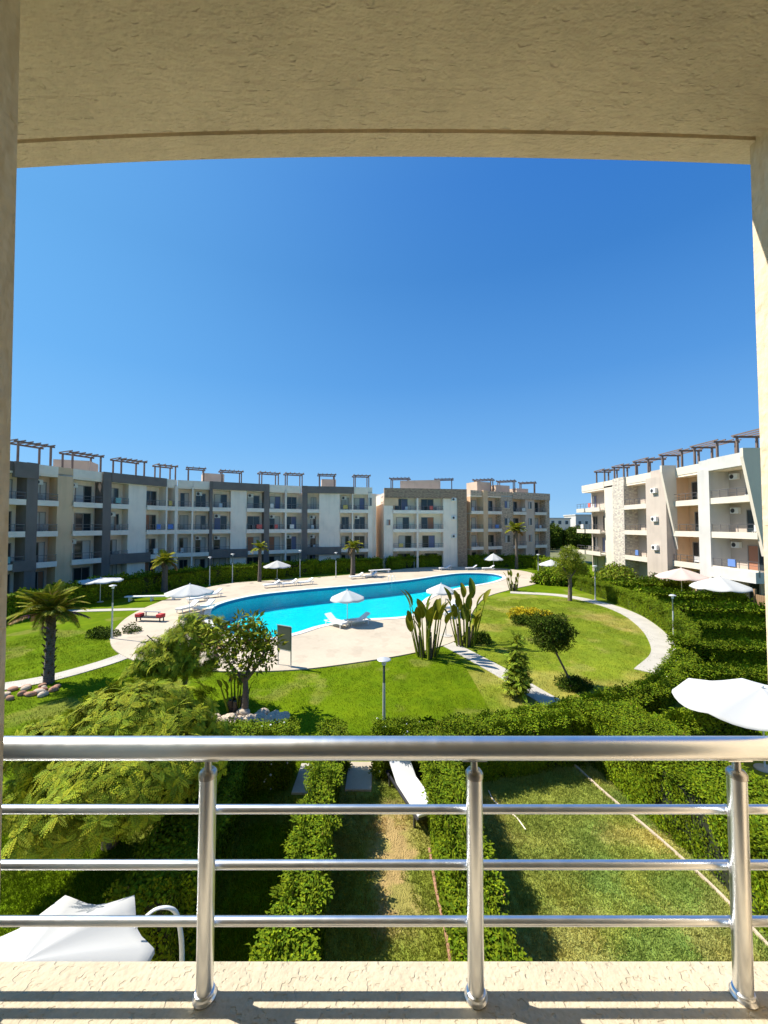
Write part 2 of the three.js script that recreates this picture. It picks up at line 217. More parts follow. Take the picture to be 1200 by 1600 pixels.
struct('bounce_terrace', slabOf(rectO(-11, -4.3, 11, -1.1), [], .06), M.paleStone, .0);  // unseen pale slab added to bounce sunlight up onto the soffit
{
  const o1 = thing('paving_slab', 'pale stone paving pad crossing the hedge beside long trimmed hedge', 'paving', [-2.1, 0, -10.9]); part(o1, 'slab', rbx(.62, .07, 1.25, .015), M.path, 0, .03, 0);
  const o2 = thing('paving_slab', 'pinkish paving pad at the foot of the dry garden strip', 'paving', [-.68, 0, -11.0]); part(o2, 'slab', rbx(.7, .07, 1.2, .015), M.deck, 0, .03, 0);
}

// ------------------------------------------------------------------ the balcony we stand on, and its railing
{
  const b = thing('apartment_balcony', 'cream stucco balcony opening with deep soffit and sill framing the view', 'balcony');
  // soffit: shallow arch, drip groove behind its outer edge
  const arch = x => 8.239 - .026 * (x / 1.2) ** 2 - (x < 0 ? .012 * (x / 1.2) ** 2 : 0);
  const prof = [[-1.255, 0], [-1.176, 0], [-1.174, .014], [-1.164, .014], [-1.162, -.002], [-.6, -.003], [.2, -.003], [1.7, -.003]];
  const pos = [], uv = [], idx = [], N = 48;
  for (let i = 0; i <= N; i++) { const x = -2.4 + 4.4 * i / N; prof.forEach(([z, dy]) => { pos.push(x, arch(Math.max(-1.3, Math.min(1.3, x))) + dy, z); uv.push(x * .95 + .13, z * .95); }); }
  const P = prof.length; for (let i = 0; i < N; i++) for (let j = 0; j < P - 1; j++) { const a = i * P + j, c = a + P; idx.push(a, c, a + 1, c, c + 1, a + 1); }
  const g = new THREE.BufferGeometry(); g.setAttribute('position', new THREE.Float32BufferAttribute(pos, 3)); g.setAttribute('uv', new THREE.Float32BufferAttribute(uv, 2)); g.setIndex(idx);
  const gg = g.toNonIndexed(); gg.computeVertexNormals();
  part(b, 'soffit', gg, M.stucco);
  part(b, 'lintel', bx(9, 1.2, .3), M.stucco, 0, 8.87, -1.1).scale.z = 1;
  part(b, 'ceiling_slab', bx(4.4, .3, 2.6), M.stucco, 0, 8.45, .45);
  part(b, 'door_pier', bx(.6, 3.0, .42), M.stuccoV, -.727 - .3, 6.8, -.54).rotation.z = .011;
  part(b, 'side_wall', bx(.4, 3.6, 3.0), M.stuccoV, -2.2, 7.0, .32);
  part(b, 'side_wall', bx(.5, 3.6, 3.02), M.stuccoV, 1.172 + .25, 7.0, .315);
  part(b, 'outer_wall', bx(2.4, 3.6, .3), M.stuccoV, -3.61, 7.0, -1.02);
  part(b, 'outer_wall', bx(3.0, 3.6, .3), M.stuccoV, 3.17, 7.0, -1.03);
  part(b, 'lower_wall', bx(9, 5.3, .3), M.stuccoV, 0, 2.65, -1.08);
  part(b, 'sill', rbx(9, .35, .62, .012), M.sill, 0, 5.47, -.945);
  part(b, 'floor', bx(3.3, .2, 2.5), M.paleStone, -.4, 5.24, .62);
  part(b, 'back_wall', bx(4.0, 3.4, .2), M.stuccoV, -.4, 7.0, 1.75);
}
{
  const r = thing('railing', 'brushed steel balcony railing with round posts and three thin bars', 'railing');
  const x0 = -2.0, x1 = 1.166, cyl = (rad, a, c, y, z) => { const g = new THREE.CylinderGeometry(rad, rad, c - a, 32, 1); g.rotateZ(Math.PI / 2); g.translate((a + c) / 2, y, z); return g; };
  part(r, 'top_rail', cyl(.0315, x0, x1, 6.345, -1.16), M.steel);
  for (const y of [6.141, 5.978, 5.814]) part(r, 'bar', cyl(.0122, x0, x1, y, -1.2), M.steel);
  for (const x of [-1.32, -.517, .265, 1.036]) {
    const p = part(r, 'post', new THREE.CylinderGeometry(.0235, .0235, .62, 28), M.steel, x, 5.955, -1.16);
    const fl = new THREE.LatheGeometry([[0, .02], [.026, .02], [.0275, .012], [.029, .006], [.033, .004], [.033, 0], [0, 0]].map(q => new THREE.Vector2(...q)), 28);
    part(p, 'base_flange', fl, M.steel, 0, -.31, 0);
    const cap = new THREE.LatheGeometry([[.0255, 0], [.0255, .012], [.02, .02], [.011, .022], [.009, .06], [.0, .062]].map(q => new THREE.Vector2(...q)), 24);
    part(p, 'cap', cap, M.steelDark, 0, .308, 0);
    part(p, 'saddle', bx(.07, .006, .03), M.steel, 0, .362, 0);
    for (const y of [6.141, 5.978, 5.814]) { const clip = new THREE.CylinderGeometry(.011, .013, .03, 14); clip.rotateX(Math.PI / 2); part(p, 'bar_clip', clip, M.steelDark, 0, y - 5.955, -.03); }
  }
}

// ------------------------------------------------------------------ buildings
const F = [0, 3.0, 6.1, 9.2, 12.3], PAR = 13.1;
function segment(a, b) { const L = Math.hypot(b[0] - a[0], b[1] - a[1]), dx = (b[0] - a[0]) / L, dz = (b[1] - a[1]) / L; return { L, ang: Math.atan2(-dz, dx), at: (u, y, w) => [a[0] + dx * u - dz * w, y, a[1] + dz * u + dx * w] }; }
const bRand = rand(41);
function facade(B, S, bays, o = {}) {
  const lift = o.lift ?? 0, deep = o.deep ?? 11, put = (name, geo, mat, u, y, w, parent) => { const p = S.at(u, y, w); return part(parent ?? B, name, geo, mat, p[0], p[1], p[2], S.ang); };
  const u0 = bays[0].u0, u1 = bays[bays.length - 1].u1, len = u1 - u0;
  put('main_block', bx(len + (o.ext ?? 0), 12.25 + lift * .5, deep - 1.6), o.body ?? M.white, (u0 + u1) / 2, 6.125, -1.6 - (deep - 1.6) / 2);
  put('roof_slab', bx(len, .2, deep), M.greyLight, (u0 + u1) / 2, 12.3 + lift, -deep / 2);
  put('rear_parapet', bx(len, .7, .2), o.body ?? M.white, (u0 + u1) / 2, 12.74 + lift, -deep + .1);
  const doorGeo = (w, h) => { const t = .07; return merge([moved(bx(t, h, .08), -w / 2 + t / 2, h / 2, 0), moved(bx(t, h, .08), w / 2 - t / 2, h / 2, 0), moved(bx(w - 2 * t, t, .08), 0, h - t / 2, 0), moved(bx(w - 2 * t, t, .08), 0, t / 2, 0), moved(bx(t, h - 2 * t, .08), 0, h / 2, 0)]); };
  const opening = (name, u, y, w, h, wz, frameMat) => { const f = put(name, doorGeo(w, h), frameMat ?? M.alu, u, y, wz + .05); for (const s of [-1, 1]) { const cur = bRand(), cm = cur < .40 ? M.curtain : cur < .45 ? M.curtainBlue : cur < .51 ? M.curtainRust : M.glass; part(f, 'pane', bx(w / 2 - .1, h - .14, .03), cm, s * (w / 4 - .017), h / 2, -.02 - .001 * s); } return f; };
  const ac = (u, y, wz) => { const a = put('air_conditioner', rbx(.8, .55, .3, .03), M.acWhite, u, y, wz + .16); const gr = new THREE.CylinderGeometry(.2, .2, .02, 20); gr.rotateX(Math.PI / 2); part(a, 'fan_grille', gr, M.metalDark, -.12, 0, .15); };
  for (const b of bays) {
    const w = b.u1 - b.u0, c = (b.u0 + b.u1) / 2, mat = b.mat ?? o.body ?? M.white;
    if (b.t === 'solid' || b.t === 'fin') {
      const pr = b.proj ?? (b.t === 'fin' ? .3 : 0), top = b.top ?? 12.28;
      put(b.t === 'fin' ? 'frame_pier' : 'wall_panel', bx(w, top, 1.6 + pr), mat, c, top / 2, -.8 + pr / 2 - .002);
      for (const q of b.win ?? []) for (let k = q.f0 ?? 1; k <= (q.f1 ?? 3); k++) { opening('window', c + (q.du ?? 0), F[k] + .95, q.w ?? 1.1, q.h ?? 1.3, pr, q.mat); put('window_sill', bx((q.w ?? 1.1) + .2, .08, .16), M.offwhite, c + (q.du ?? 0), F[k] + .9, pr + .07); }
      if (b.ac) for (let k = 1; k <= 3; k++) ac(c + (b.ac.du ?? 0), F[k] + (b.ac.y ?? 1.9), pr);
    } else {
      const back = b.back ?? mat;
      put('recess_wall', bx(w, 12.27, .2), back, c, 6.135, -1.5);
      if (b.side) put('side_panel', bx(.12, 12.2, 1.35), b.side, b.u0 + .07, 6.1, -.72);
      for (let k = 0; k <= 3; k++) {
        const dw = Math.min(b.dw ?? 1.9, w - .7), du = b.du ?? (bRand() - .5) * Math.max(0, w - dw - .6) * .8;
        if (dw > .5) opening('balcony_door', c + du, F[k] + .1, dw, 2.2, -1.4, b.frame);
        if ((b.ac || (o.acs && bRand() < .3 && w > 1.7)) && k) ac(b.u0 + .75, F[k] + 2.25, -1.4);
        if (!k) continue;
        const pr = b.proj ?? .25;
        put('balcony_slab', bx(w - .01, .2, 1.38 + pr), b.slab ?? M.offwhite, c, F[k] - .1, (-1.38 + pr) / 2);
        put('balcony_parapet', bx(w, b.ph ?? .55, .14), b.slab ?? M.offwhite, c, F[k] + (b.ph ?? .55) / 2 - .22, pr - .06);
        const rails = [moved(bx(w - .06, .045, .045), 0, .68, 0), moved(bx(w - .06, .025, .025), 0, .34, 0)], np = Math.max(2, Math.round(w / .9));
        for (let i = 0; i <= np; i++) rails.push(moved(bx(.035, .68, .035), -w / 2 + .08 + (w - .16) * i / np, .34, 0));
        put('balcony_rail', merge(rails), M.railDark, c, F[k] + (b.ph ?? .55) - .22, pr - .06);
        if (bRand() < .22) { const tw = .45 + .4 * bRand(); put('towel', bx(tw, .62, .09), M.towels[Math.floor(bRand() * 5)], c + (bRand() - .5) * (w - tw - .3), F[k] + (b.ph ?? .55) + .2, pr - .06); }
        if (b.clutter !== false && bRand() < .5) { const ch = put('chair', merge([moved(bx(.45, .05, .45), 0, .42, 0), moved(bx(.45, .5, .05), 0, .7, -.2), ...[-1, 1].flatMap(i => [-1, 1].map(j => moved(bx(.04, .42, .04), i * .19, .21, j * .19)))]), bRand() < .5 ? M.plasticWhite : M.alu, c + (bRand() - .5) * (w - 1), F[k], -.45); ch.rotation.y += (bRand() - .5) * 2; }
      }
      put('balcony_ceiling', bx(w - .01, .2, 1.38), M.white, c, 12.1, -.69);
    }
    const pt = b.partop ?? PAR + lift + (b.t === 'fin' ? .05 : 0);
    put('roof_parapet', bx(w - .004, pt - 12.2, .22 + (b.t === 'fin' ? .3 : 0)), b.par ?? mat, c, (pt + 12.2) / 2, -.11 + (b.t === 'fin' ? .15 : 0) + (b.t === 'balc' ? .05 : 0));
  }
  for (const q of o.bands ?? []) put('frame_band', bx(q.u1 - q.u0, q.h, q.d ?? .5), q.mat ?? M.dark, (q.u0 + q.u1) / 2, q.y, (q.d ?? .5) / 2 - .12);
  return put;
}
const bal = (u0, u1, o = {}) => ({ t: 'balc', u0, u1, ...o }), sol = (u0, u1, mat, o = {}) => ({ t: 'solid', u0, u1, mat, ...o }), fin = (u0, u1, mat, o = {}) => ({ t: 'fin', u0, u1, mat, ...o });
{
  const B = thing('apartment_building', 'long shaded apartment block with charcoal frames curving round the pool', 'building');
  const Sa = segment([-36.9, -32.2], [-32.33, -44.13]), Sb = segment([-32.33, -44.13], [-27.9, -51.8]), Sc = segment([-27.9, -51.8], [-12.9, -60.1]), Sd = segment([-12.9, -60.1], [-1.86, -62.15]);
  facade(B, Sa, [sol(0, 3.2, M.tan), bal(3.2, 5.6, { par: M.dark }), fin(5.6, 6.5, M.dark), bal(6.5, 8.35, { side: M.tan, back: M.pinkTan, du: .1, dw: 1.1 }), sol(8.35, 9.75, M.tan), bal(9.75, 12.75, { side: M.tan, dw: 1.7, du: .4 })],
    { lift: 0, ext: 1.4, acs: true, bands: [{ u0: 4.6, u1: 6.5, y: 12.35, h: 1.5 }, { u0: 4.7, u1: 6.5, y: 3.1, h: 1.0 }] });
  facade(B, Sb, [fin(0, .85, M.dark), bal(.85, 2.85, { dw: 1.0, par: M.dark }), sol(2.85, 4.95, M.white, { par: M.dark }), bal(4.95, 7.3, { par: M.dark }), sol(7.3, 7.5, M.white, { proj: .26 }), bal(7.5, 8.5, { dw: .8 }), sol(8.5, 8.9, M.white, { proj: .28 })],
    { lift: .012, ext: 1.8, acs: true, bands: [{ u0: .85, u1: 7.3, y: 12.6, h: 1.08 }, { u0: .85, u1: 5.4, y: 3.05, h: 1.15 }] });
  facade(B, Sc, [bal(.1, 1.85), sol(1.85, 2.05, M.white, { proj: .26 }), bal(2.05, 4.05), fin(4.05, 4.45, M.dark), bal(4.45, 6.85, { par: M.dark }), sol(6.85, 9.0, M.white, { par: M.dark }), bal(9.0, 11.45, { par: M.dark }), fin(11.45, 12.2, M.dark), bal(12.2, 14.55), sol(14.55, 14.8, M.white, { proj: .3 }), bal(14.8, 17.1)],
    { lift: .024, ext: 1.8, acs: true, bands: [{ u0: 4.45, u1: 11.45, y: 12.6, h: 1.08 }, { u0: 4.45, u1: 9.2, y: 3.05, h: 1.15 }] });
  facade(B, Sd, [fin(.15, .95, M.dark), bal(.95, 2.75, { dw: .9, par: M.dark }), sol(2.75, 6.0, M.white, { par: M.dark }), bal(6.0, 7.9, { par: M.dark }), sol(7.9, 8.1, M.white, { proj: .26, par: M.dark }), bal(8.1, 10.5), sol(10.5, 11.2, M.white, { win: [{ w: .5, f0: 3, f1: 3 }] })],
    { lift: .036, ext: 1.8, acs: true, bands: [{ u0: .95, u1: 8.2, y: 12.6, h: 1.08 }, { u0: .95, u1: 6.2, y: 3.05, h: 1.15 }] });
  for (const [x, z, w, d, a] of [[-38, -47.5, 3.6, 3, .35], [-26.5, -59.5, 3.0, 3, .5], [-9.6, -66.5, 2.4, 2.4, .2]]) part(B, 'stair_room', bx(w, 2.5, d), M.roofRoom, x, 13.6, z, a);
}
{
  const B = thing('apartment_building', 'white balconied block with brown stone parapet behind the far pool end', 'building');
  const S = segment([0, -63.2], [13.3, -65.5]);
  facade(B, S, [sol(0, 1.5, M.white, { par: M.stoneBrown, win: [{ w: .6, h: .9, f0: 2, f1: 2 }] }), bal(1.5, 5.45, { par: M.stoneBrown, dw: 2.2 }), sol(5.45, 5.75, M.white, { proj: .28, par: M.stoneBrown }), bal(5.75, 10.1, { par: M.stoneBrown, dw: 2.2 }), sol(10.1, 12.6, M.white, { par: M.stoneBrown, ac: { du: .6, y: 2.2 } }), fin(12.6, 14.2, M.stoneBrown)],
    { deep: 12, bands: [{ u0: 0.01, u1: 12.6, y: 12.35, h: 1.6, mat: M.stoneBrown, d: .4 }, { u0: -.02, u1: 2.4, y: 10.9, h: 1.3, mat: M.tan, d: .16 }] });
  part(B, 'stair_room', bx(7, 2.6, 3.4), M.roofRoom, 6.6, 13.65, -69.4, -.17);
}
{
  const B = thing('apartment_building', 'tan block with brown stonework beyond the far end of the pool', 'building');
  const S = segment([14.9, -66.4], [32, -74.9]);
  const t = { back: M.pinkTan, slab: M.offwhite, par: M.stoneTan, side: M.tan };
  facade(B, S, [bal(0, 2.6, { ...t, slab: M.offwhite }), fin(2.6, 3.6, M.tan), bal(3.6, 6.9, t), sol(6.9, 9.7, M.stoneTan, { win: [{ w: 1.2 }] }), bal(9.7, 12.9, { ...t, slab: M.offwhite }), sol(12.9, 15.2, M.pinkTan, { win: [{ w: .8 }] }), bal(15.2, 18.2, t), sol(18.2, 19.3, M.stoneTan)],
    { deep: 12, body: M.tan, bands: [{ u0: 9.7, u1: 19.3, y: 12.5, h: 1.3, mat: M.stoneTan, d: .3 }] });
  for (const [u, w, h] of [[4.5, 3.2, 2.6], [9, 3.4, 2.2], [14, 3, 1.8]]) { const p = S.at(u, 12.3 + h / 2, -3.2); part(B, 'stair_room', bx(w, h, 3), M.roofRoom, p[0], p[1], p[2], S.ang); }
}
{
  const B = thing('apartment_building', 'sunlit cream apartment block with slanted fins beside the garden hedge rows', 'building');
  const S = segment([30.6, -60], [30.6, -31]); const k = .5;   // u runs from the far end towards us
  const warm = { back: M.greige, slab: M.cream };
  const put = facade(B, S, [bal(0 + k, 2.2 + k, { ...warm, slab: M.cream, proj: .9, par: M.cream, dw: 1.2 }), bal(2.2 + k, 6 + k, { ...warm, proj: .7, par: M.cream }), sol(6 + k, 8.5 + k, M.cream), fin(8.5 + k, 10.9 + k, M.stonePale, { proj: .35 }), bal(10.9 + k, 15.8 + k, { ...warm, proj: .35, par: M.cream, dw: 1.8, du: 1.4 }), fin(15.8 + k, 18.9 + k, M.greige, { proj: .9, ac: { y: 1.6, du: 0 }, win: [{ w: .7, h: .9, f0: 0, f1: 0 }] }), bal(18.9 + k, 22.5 + k, { ...warm, back: M.tan, side: M.tan, par: M.cream, proj: .3, dw: 1.5, partop: 13.0 }), fin(22.5 + k, 23.8 + k, M.greyLight, { proj: .45 }), bal(23.8 + k, 28.2 + k, { ...warm, par: M.greyLight, proj: .35, ac: true, dw: 2.0, du: .5 })],
    { deep: 12, body: M.greige, bands: [{ u0: 23.8 + k, u1: 28.2 + k, y: 12.6, h: 1.1, mat: M.greyLight, d: .7 }, { u0: 23.8 + k, u1: 28.2 + k, y: 2.75, h: .9, mat: M.greyLight, d: .72 }] });
  // slanted fins standing out from the facade
  for (const u of [19.25 + k, 28.4 + k]) { const s = new THREE.Shape([[0, 4.5], [1.5, 12.6], [1.5, 13.3], [0, 13.3]].map(p => new THREE.Vector2(...p))); const g = new THREE.ExtrudeGeometry(s, { depth: .28, bevelEnabled: false }); g.rotateY(-Math.PI / 2); put('slanted_fin', g, M.cream, u, 0, 0); }
}
// far buildings seen through the gap
{
  const far = [[62, -150, 16, 9.5, M.white, 'low white far-off villa seen through the gap between blocks'], [82, -158, 12, 11, M.greyLight, 'grey far-off block seen through the gap between blocks'], [48, -138, 9, 8, M.tan, 'small tan far-off house peeking past the tan block']];
  for (const [x, z, w, h, m, lab] of far) { const b = thing('far_building', lab, 'building', [x, 0, z]); part(b, 'wall', bx(w, h, 10), m, 0, h / 2, 0); part(b, 'roof', bx(w + .5, .4, 10.5), M.greyLight, 0, h + .2, 0); for (let r = 0; r < Math.floor(h / 3.1); r++) for (let c = 0; c < Math.floor(w / 2.6); c++) { const f = part(b, 'window', bx(1.3, 1.5, .1), M.aluWhite, -w / 2 + 1.6 + c * 2.6, 1.9 + r * 3.1, 5.03); part(f, 'pane', bx(1.1, 1.3, .04), M.glass, 0, 0, .05); } }
}
// rooftop pergolas
function pergola(x, z, w, d, turn, label, top = 15.5) {
  const t = thing('roof_pergola', label, 'pergola', [x, 12.4, z], turn, 'pergolas along the roofs'), h = top - 12.4;
  for (const i of [-1, 1]) for (const j of [-1, 1]) part(t, 'post', bx(.16, h - .2, .16), M.pergola, i * (w / 2 - .2), (h - .2) / 2, j * (d / 2 - .2));
  for (const j of [-1, 1]) part(t, 'beam', bx(w + .3, .18, .12), M.pergola, 0, h - .1, j * (d / 2 - .2));
  const n = Math.round(w / .7); for (let i = 0; i <= n; i++) part(t, 'slat', bx(.06, .12, d + .3), M.pergola, -w / 2 + w * i / n, h + .05, 0);
  return t;
}
{
  const curve = 'brown timber roof pergola on the charcoal framed curving block';
  for (const [x, z, w, a] of [[-37.0, -40.0, 3.2, 1.2], [-36.1, -45.9, 3.4, 1.15], [-33.4, -50.3, 3.2, 1.05], [-31.2, -54.8, 2.4, .85], [-28.0, -57.2, 2.4, .5], [-24.0, -60.3, 3.2, .5], [-18.7, -62.4, 3.0, .5], [-14.9, -63.4, 2.8, .4], [-9.6, -64.4, 2.8, .2], [-3.9, -65.8, 2.7, .2]]) pergola(x, z, w, 2.4, a, curve);
  for (const [x, z, w] of [[2.9, -69.6, 3.4], [11.0, -70.6, 3.2]]) pergola(x, z, w, 2.4, -.17, 'timber roof pergola above the brown stone parapet');
  for (const [x, z, w] of [[18.5, -71.5, 3.4], [23.4, -73.6, 3.2], [28.4, -76.2, 3]]) pergola(x, z, w, 2.4, -.46, 'timber roof pergola on the tan stonework block');
  for (const [z, w] of [[-57, 3.4], [-52.5, 3.4], [-47.8, 3.6], [-42.8, 4.2], [-38.3, 4.0], [-33.6, 3.8]]) pergola(33.0, z, 2.2, w - .9, 0, 'timber roof pergola on the sunlit cream block', 15.15);
}

// ------------------------------------------------------------------ vegetation
const V3 = THREE.Vector3;
function leafGeo(list) { // list of {p, dir, up, len, wid, tint, fold}
  const n = list.length, pos = new Float32Array(n * 12), nor = new Float32Array(n * 12), col = new Float32Array(n * 12), idx = new Uint32Array(n * 6), s = new V3(), m = new V3(), q = new V3();
  list.forEach((l, i) => {
    s.crossVectors(l.dir, l.up).normalize(); const u = new V3().crossVectors(s, l.dir).normalize(), f = l.fold ?? .18, mid = l.mid ?? .45;
    const v = [l.p, l.p.clone().addScaledVector(l.dir, l.len * mid).addScaledVector(s, l.wid / 2).addScaledVector(u, f * l.wid), l.p.clone().addScaledVector(l.dir, l.len).addScaledVector(u, -(l.droop ?? .1) * l.len), l.p.clone().addScaledVector(l.dir, l.len * mid).addScaledVector(s, -l.wid / 2).addScaledVector(u, f * l.wid)];
    v.forEach((a, k) => { pos.set([a.x, a.y, a.z], (i * 4 + k) * 3); nor.set([u.x, u.y, u.z], (i * 4 + k) * 3); col.set(l.tint, (i * 4 + k) * 3); });
    idx.set([i * 4, i * 4 + 1, i * 4 + 2, i * 4, i * 4 + 2, i * 4 + 3], i * 6);
  });
  const g = new THREE.BufferGeometry(); g.setAttribute('position', new THREE.BufferAttribute(pos, 3)); g.setAttribute('normal', new THREE.BufferAttribute(nor, 3)); g.setAttribute('color', new THREE.BufferAttribute(col, 3)); g.setIndex(new THREE.BufferAttribute(idx, 1)); return g;
}
const tintOf = r => { if (r() < .035) { const d = .6 + .6 * r(); return [1.5 * d, .68 * d, 5 * d]; } const t = .5 + 1.0 * r() * r() + .25 * r(), y = (r() - .4) * .75; return [t * (1 + y), t * (1 + .35 * y), t * (1 - .3 * y)]; };
const onSphere = r => { const z = 2 * r() - 1, a = 2 * Math.PI * r(), q = Math.sqrt(1 - z * z); return new V3(q * Math.cos(a), z, q * Math.sin(a)); };
// flat patch of hedge leaves (local +y is outwards)
function hedgePatch(seed, n, R, len, wid) { const r = rand(seed), L = []; for (let i = 0; i < n; i++) { const a = 2 * Math.PI * r(), d = R * Math.sqrt(r()), b = 2 * Math.PI * r(), dir = new V3(Math.cos(b), -.15 + .8 * r() * r(), Math.sin(b)).normalize(), k = .7 + .6 * r(); L.push({ p: new V3(d * Math.cos(a), -.09 + .14 * r() + (r() < .06 ? .06 * r() : 0), d * Math.sin(a)), dir, up: onSphere(r).multiplyScalar(.42).add(new V3(0, 1, 0)).normalize(), len: len * k, wid: wid * k, tint: tintOf(r) }); } return leafGeo(L); }
// round tuft of leaves
function tuft(seed, n, R, len, wid) { const r = rand(seed), L = []; for (let i = 0; i < n; i++) { const o = onSphere(r), d = R * Math.cbrt(r()), dir = o.clone().add(onSphere(r).multiplyScalar(.7)).normalize(), k = .7 + .6 * r(); L.push({ p: o.multiplyScalar(d), dir, up: onSphere(r).add(new V3(0, 1, 0)).normalize(), len: len * k, wid: wid * k, tint: tintOf(r) }); } return leafGeo(L); }
// feathery sprig: leaflets along drooping stalks
function sprig(seed, stalks, leaflets, L0, ll, lw) { const r = rand(seed), L = []; for (let s = 0; s < stalks; s++) { const a = 2 * Math.PI * r(), el = (r() - .3) * .8, d = new V3(Math.cos(a) * Math.cos(el), Math.sin(el), Math.sin(a) * Math.cos(el)), side = new V3(-d.z, 0, d.x).normalize(), t0 = tintOf(r), len = L0 * (.7 + .6 * r()); for (let i = 0; i < leaflets; i++) { const t = (i + 1) / leaflets, p = d.clone().multiplyScalar(t * len); p.y -= .25 * len * t * t; for (const q of [-1, 1]) { const dir = side.clone().multiplyScalar(q).addScaledVector(d, .55).add(new V3(0, -.15 + .2 * (r() - .5), 0)).normalize(); const k = Math.sin(Math.PI * (.12 + .8 * t)); L.push({ p, dir, up: new V3(0, 1, 0), len: ll * k, wid: lw, tint: t0.map(v => v * (.9 + .2 * r())), fold: .05 }); } } } return leafGeo(L); }
const G = {
  hedgeNear: hedgePatch(1, 95, .2, .060, .034), hedgeMid: hedgePatch(2, 80, .3, .085, .050), hedgeFar: hedgePatch(3, 60, .5, .15, .10),
  tuft: tuft(4, 60, .22, .10, .05), tuftFar: tuft(5, 60, .42, .22, .12), tuftSmall: tuft(6, 70, .16, .075, .035),
  sprig: sprig(7, 13, 9, .21, .045, .022), fine: tuft(10, 46, .17, .085, .036), broad: tuft(8, 22, .24, .24, .085), needle: sprig(9, 6, 14, .30, .075, .022),
};
function instances(parent, name, geo, mat, list) { // list of {p, n, s, t}
  const im = new THREE.InstancedMesh(geo, mat, list.length); im.name = name; im.userData.kind = 'stuff'; im.castShadow = im.receiveShadow = true;
  const q = new THREE.Quaternion(), q2 = new THREE.Quaternion(), m = new THREE.Matrix4(), Y = new V3(0, 1, 0), c = new THREE.Color();
  list.forEach((e, i) => { q.setFromUnitVectors(Y, e.n ?? Y); q2.setFromAxisAngle(Y, e.a ?? 0); q.multiply(q2); m.compose(e.p, q, e.v ?? new V3(e.s, e.s, e.s)); im.setMatrixAt(i, m); im.setColorAt(i, c.setRGB(...(e.t ?? [1, 1, 1]))); });
  parent.add(im); return im;
}
M.deadFrond = leafMat(.24, .17, .085, .9, .1);
const HR = rand(99);
// hedge along [x, z] points, from the ground to height h
function hedge(label, pts, w, h, o = {}) {
  const grp = o.group ?? 'clipped green hedges', geo = o.geo ?? G.hedgeMid, per = o.per ?? 22, ox = pts[0][0], oz = pts[0][1];
  const t = thing('hedge', label, 'hedge', [ox, 0, oz], 0, grp), list = [], core = [], wob = (x, y, z) => (fbm(x * 1.1 + 50, z * 1.1 + y * .9 + 50, 3) - .5);
  const flowers = [];
  for (let i = 0; i < pts.length - 1; i++) {
    const [ax, az] = pts[i], [bx_, bz] = pts[i + 1], L = Math.hypot(bx_ - ax, bz - az), dx = (bx_ - ax) / L, dz = (bz - az) / L, nx = -dz, nz = dx;
    const e = i < pts.length - 2 ? w * .35 : 0, LL = L + e;
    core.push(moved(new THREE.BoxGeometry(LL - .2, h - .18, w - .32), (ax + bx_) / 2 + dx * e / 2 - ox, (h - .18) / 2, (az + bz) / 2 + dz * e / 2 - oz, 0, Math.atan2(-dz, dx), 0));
    const surf = [[LL * h, 'l'], [LL * h, 'r'], [LL * w, 't'], [w * h, 'a'], [w * h, 'b']];
    for (const [A, f] of surf) {
      if ((f === 'a' && i) || (f === 'b' && i < pts.length - 2)) continue;
      const n = Math.ceil(A * per);
      for (let k = 0; k < n; k++) {
        let u = HR() * LL, v = (HR() - .5) * w, y = HR() * h, N;
        if (f === 'l') { v = w / 2; N = new V3(nx, .02, nz); } else if (f === 'r') { v = -w / 2; N = new V3(-nx, .02, -nz); } else if (f === 't') { y = h; N = new V3(0, 1, 0); } else if (f === 'a') { u = 0; N = new V3(-dx, .1, -dz); } else { u = LL; N = new V3(dx, .1, dz); }
        const x = ax + dx * u + nx * v, z = az + dz * u + nz * v, b = wob(x, y, z) * (o.rough ?? .3);
        N.normalize(); const p = new V3(x - ox, Math.max(.02, y), z - oz).addScaledVector(N, f === 't' ? b * .5 : b - .11);
        N.add(onSphere(HR).multiplyScalar(.22)).normalize();
        const tv = .75 + .5 * fbm(x * .8, z * .8 + y, 2) + .2 * (HR() - .5), g = tv + .08 * (HR() - .5);
        list.push({ p, n: N, a: HR() * 6.28, s: .8 + .45 * HR(), t: [tv, g, tv] });
        if (o.flowers && HR() < o.flowers) flowers.push({ p: p.clone().addScaledVector(N, .05), n: onSphere(HR), s: .7 + .6 * HR() });
      }
    }
  }
  part(t, 'shade_core', merge(core), M.hedgeShadeCore);  // solid dark boxes behind the leaves, standing in for inner shade
  instances(t, 'foliage', geo, o.mat ?? M.hedgeLeaf, list);
  if (flowers.length) instances(t, 'flowers', new THREE.IcosahedronGeometry(.03, 0), M.flower, flowers);
  return t;
}
function crown(t, name, blobs, per, geo, mat, seed, o = {}) { // blobs [x,y,z,rx,ry,rz]
  const r = rand(seed), list = [];
  for (const [x, y, z, a, b, c] of blobs) { const n = Math.round(per * a * b * c); for (let i = 0; i < n; i++) { const d = onSphere(r), k = (o.hollow ?? .45) + (1 - (o.hollow ?? .45)) * Math.sqrt(r()), p = new V3(x + d.x * a * k, y + d.y * b * k, z + d.z * c * k); if (fbm(p.x * 1.3 + 20 + p.y, p.z * 1.3 + 20, 2) < (o.gap ?? .38)) continue; const tv = .78 + .45 * r(); list.push({ p, n: d.clone().add(new V3(0, o.up ?? .6, 0)).add(onSphere(r).multiplyScalar(.5)).normalize(), a: r() * 6.28, s: .7 + .6 * r(), t: [tv, tv * (.95 + .1 * r()), tv] }); } }
  return instances(t, name, geo, mat, list);
}
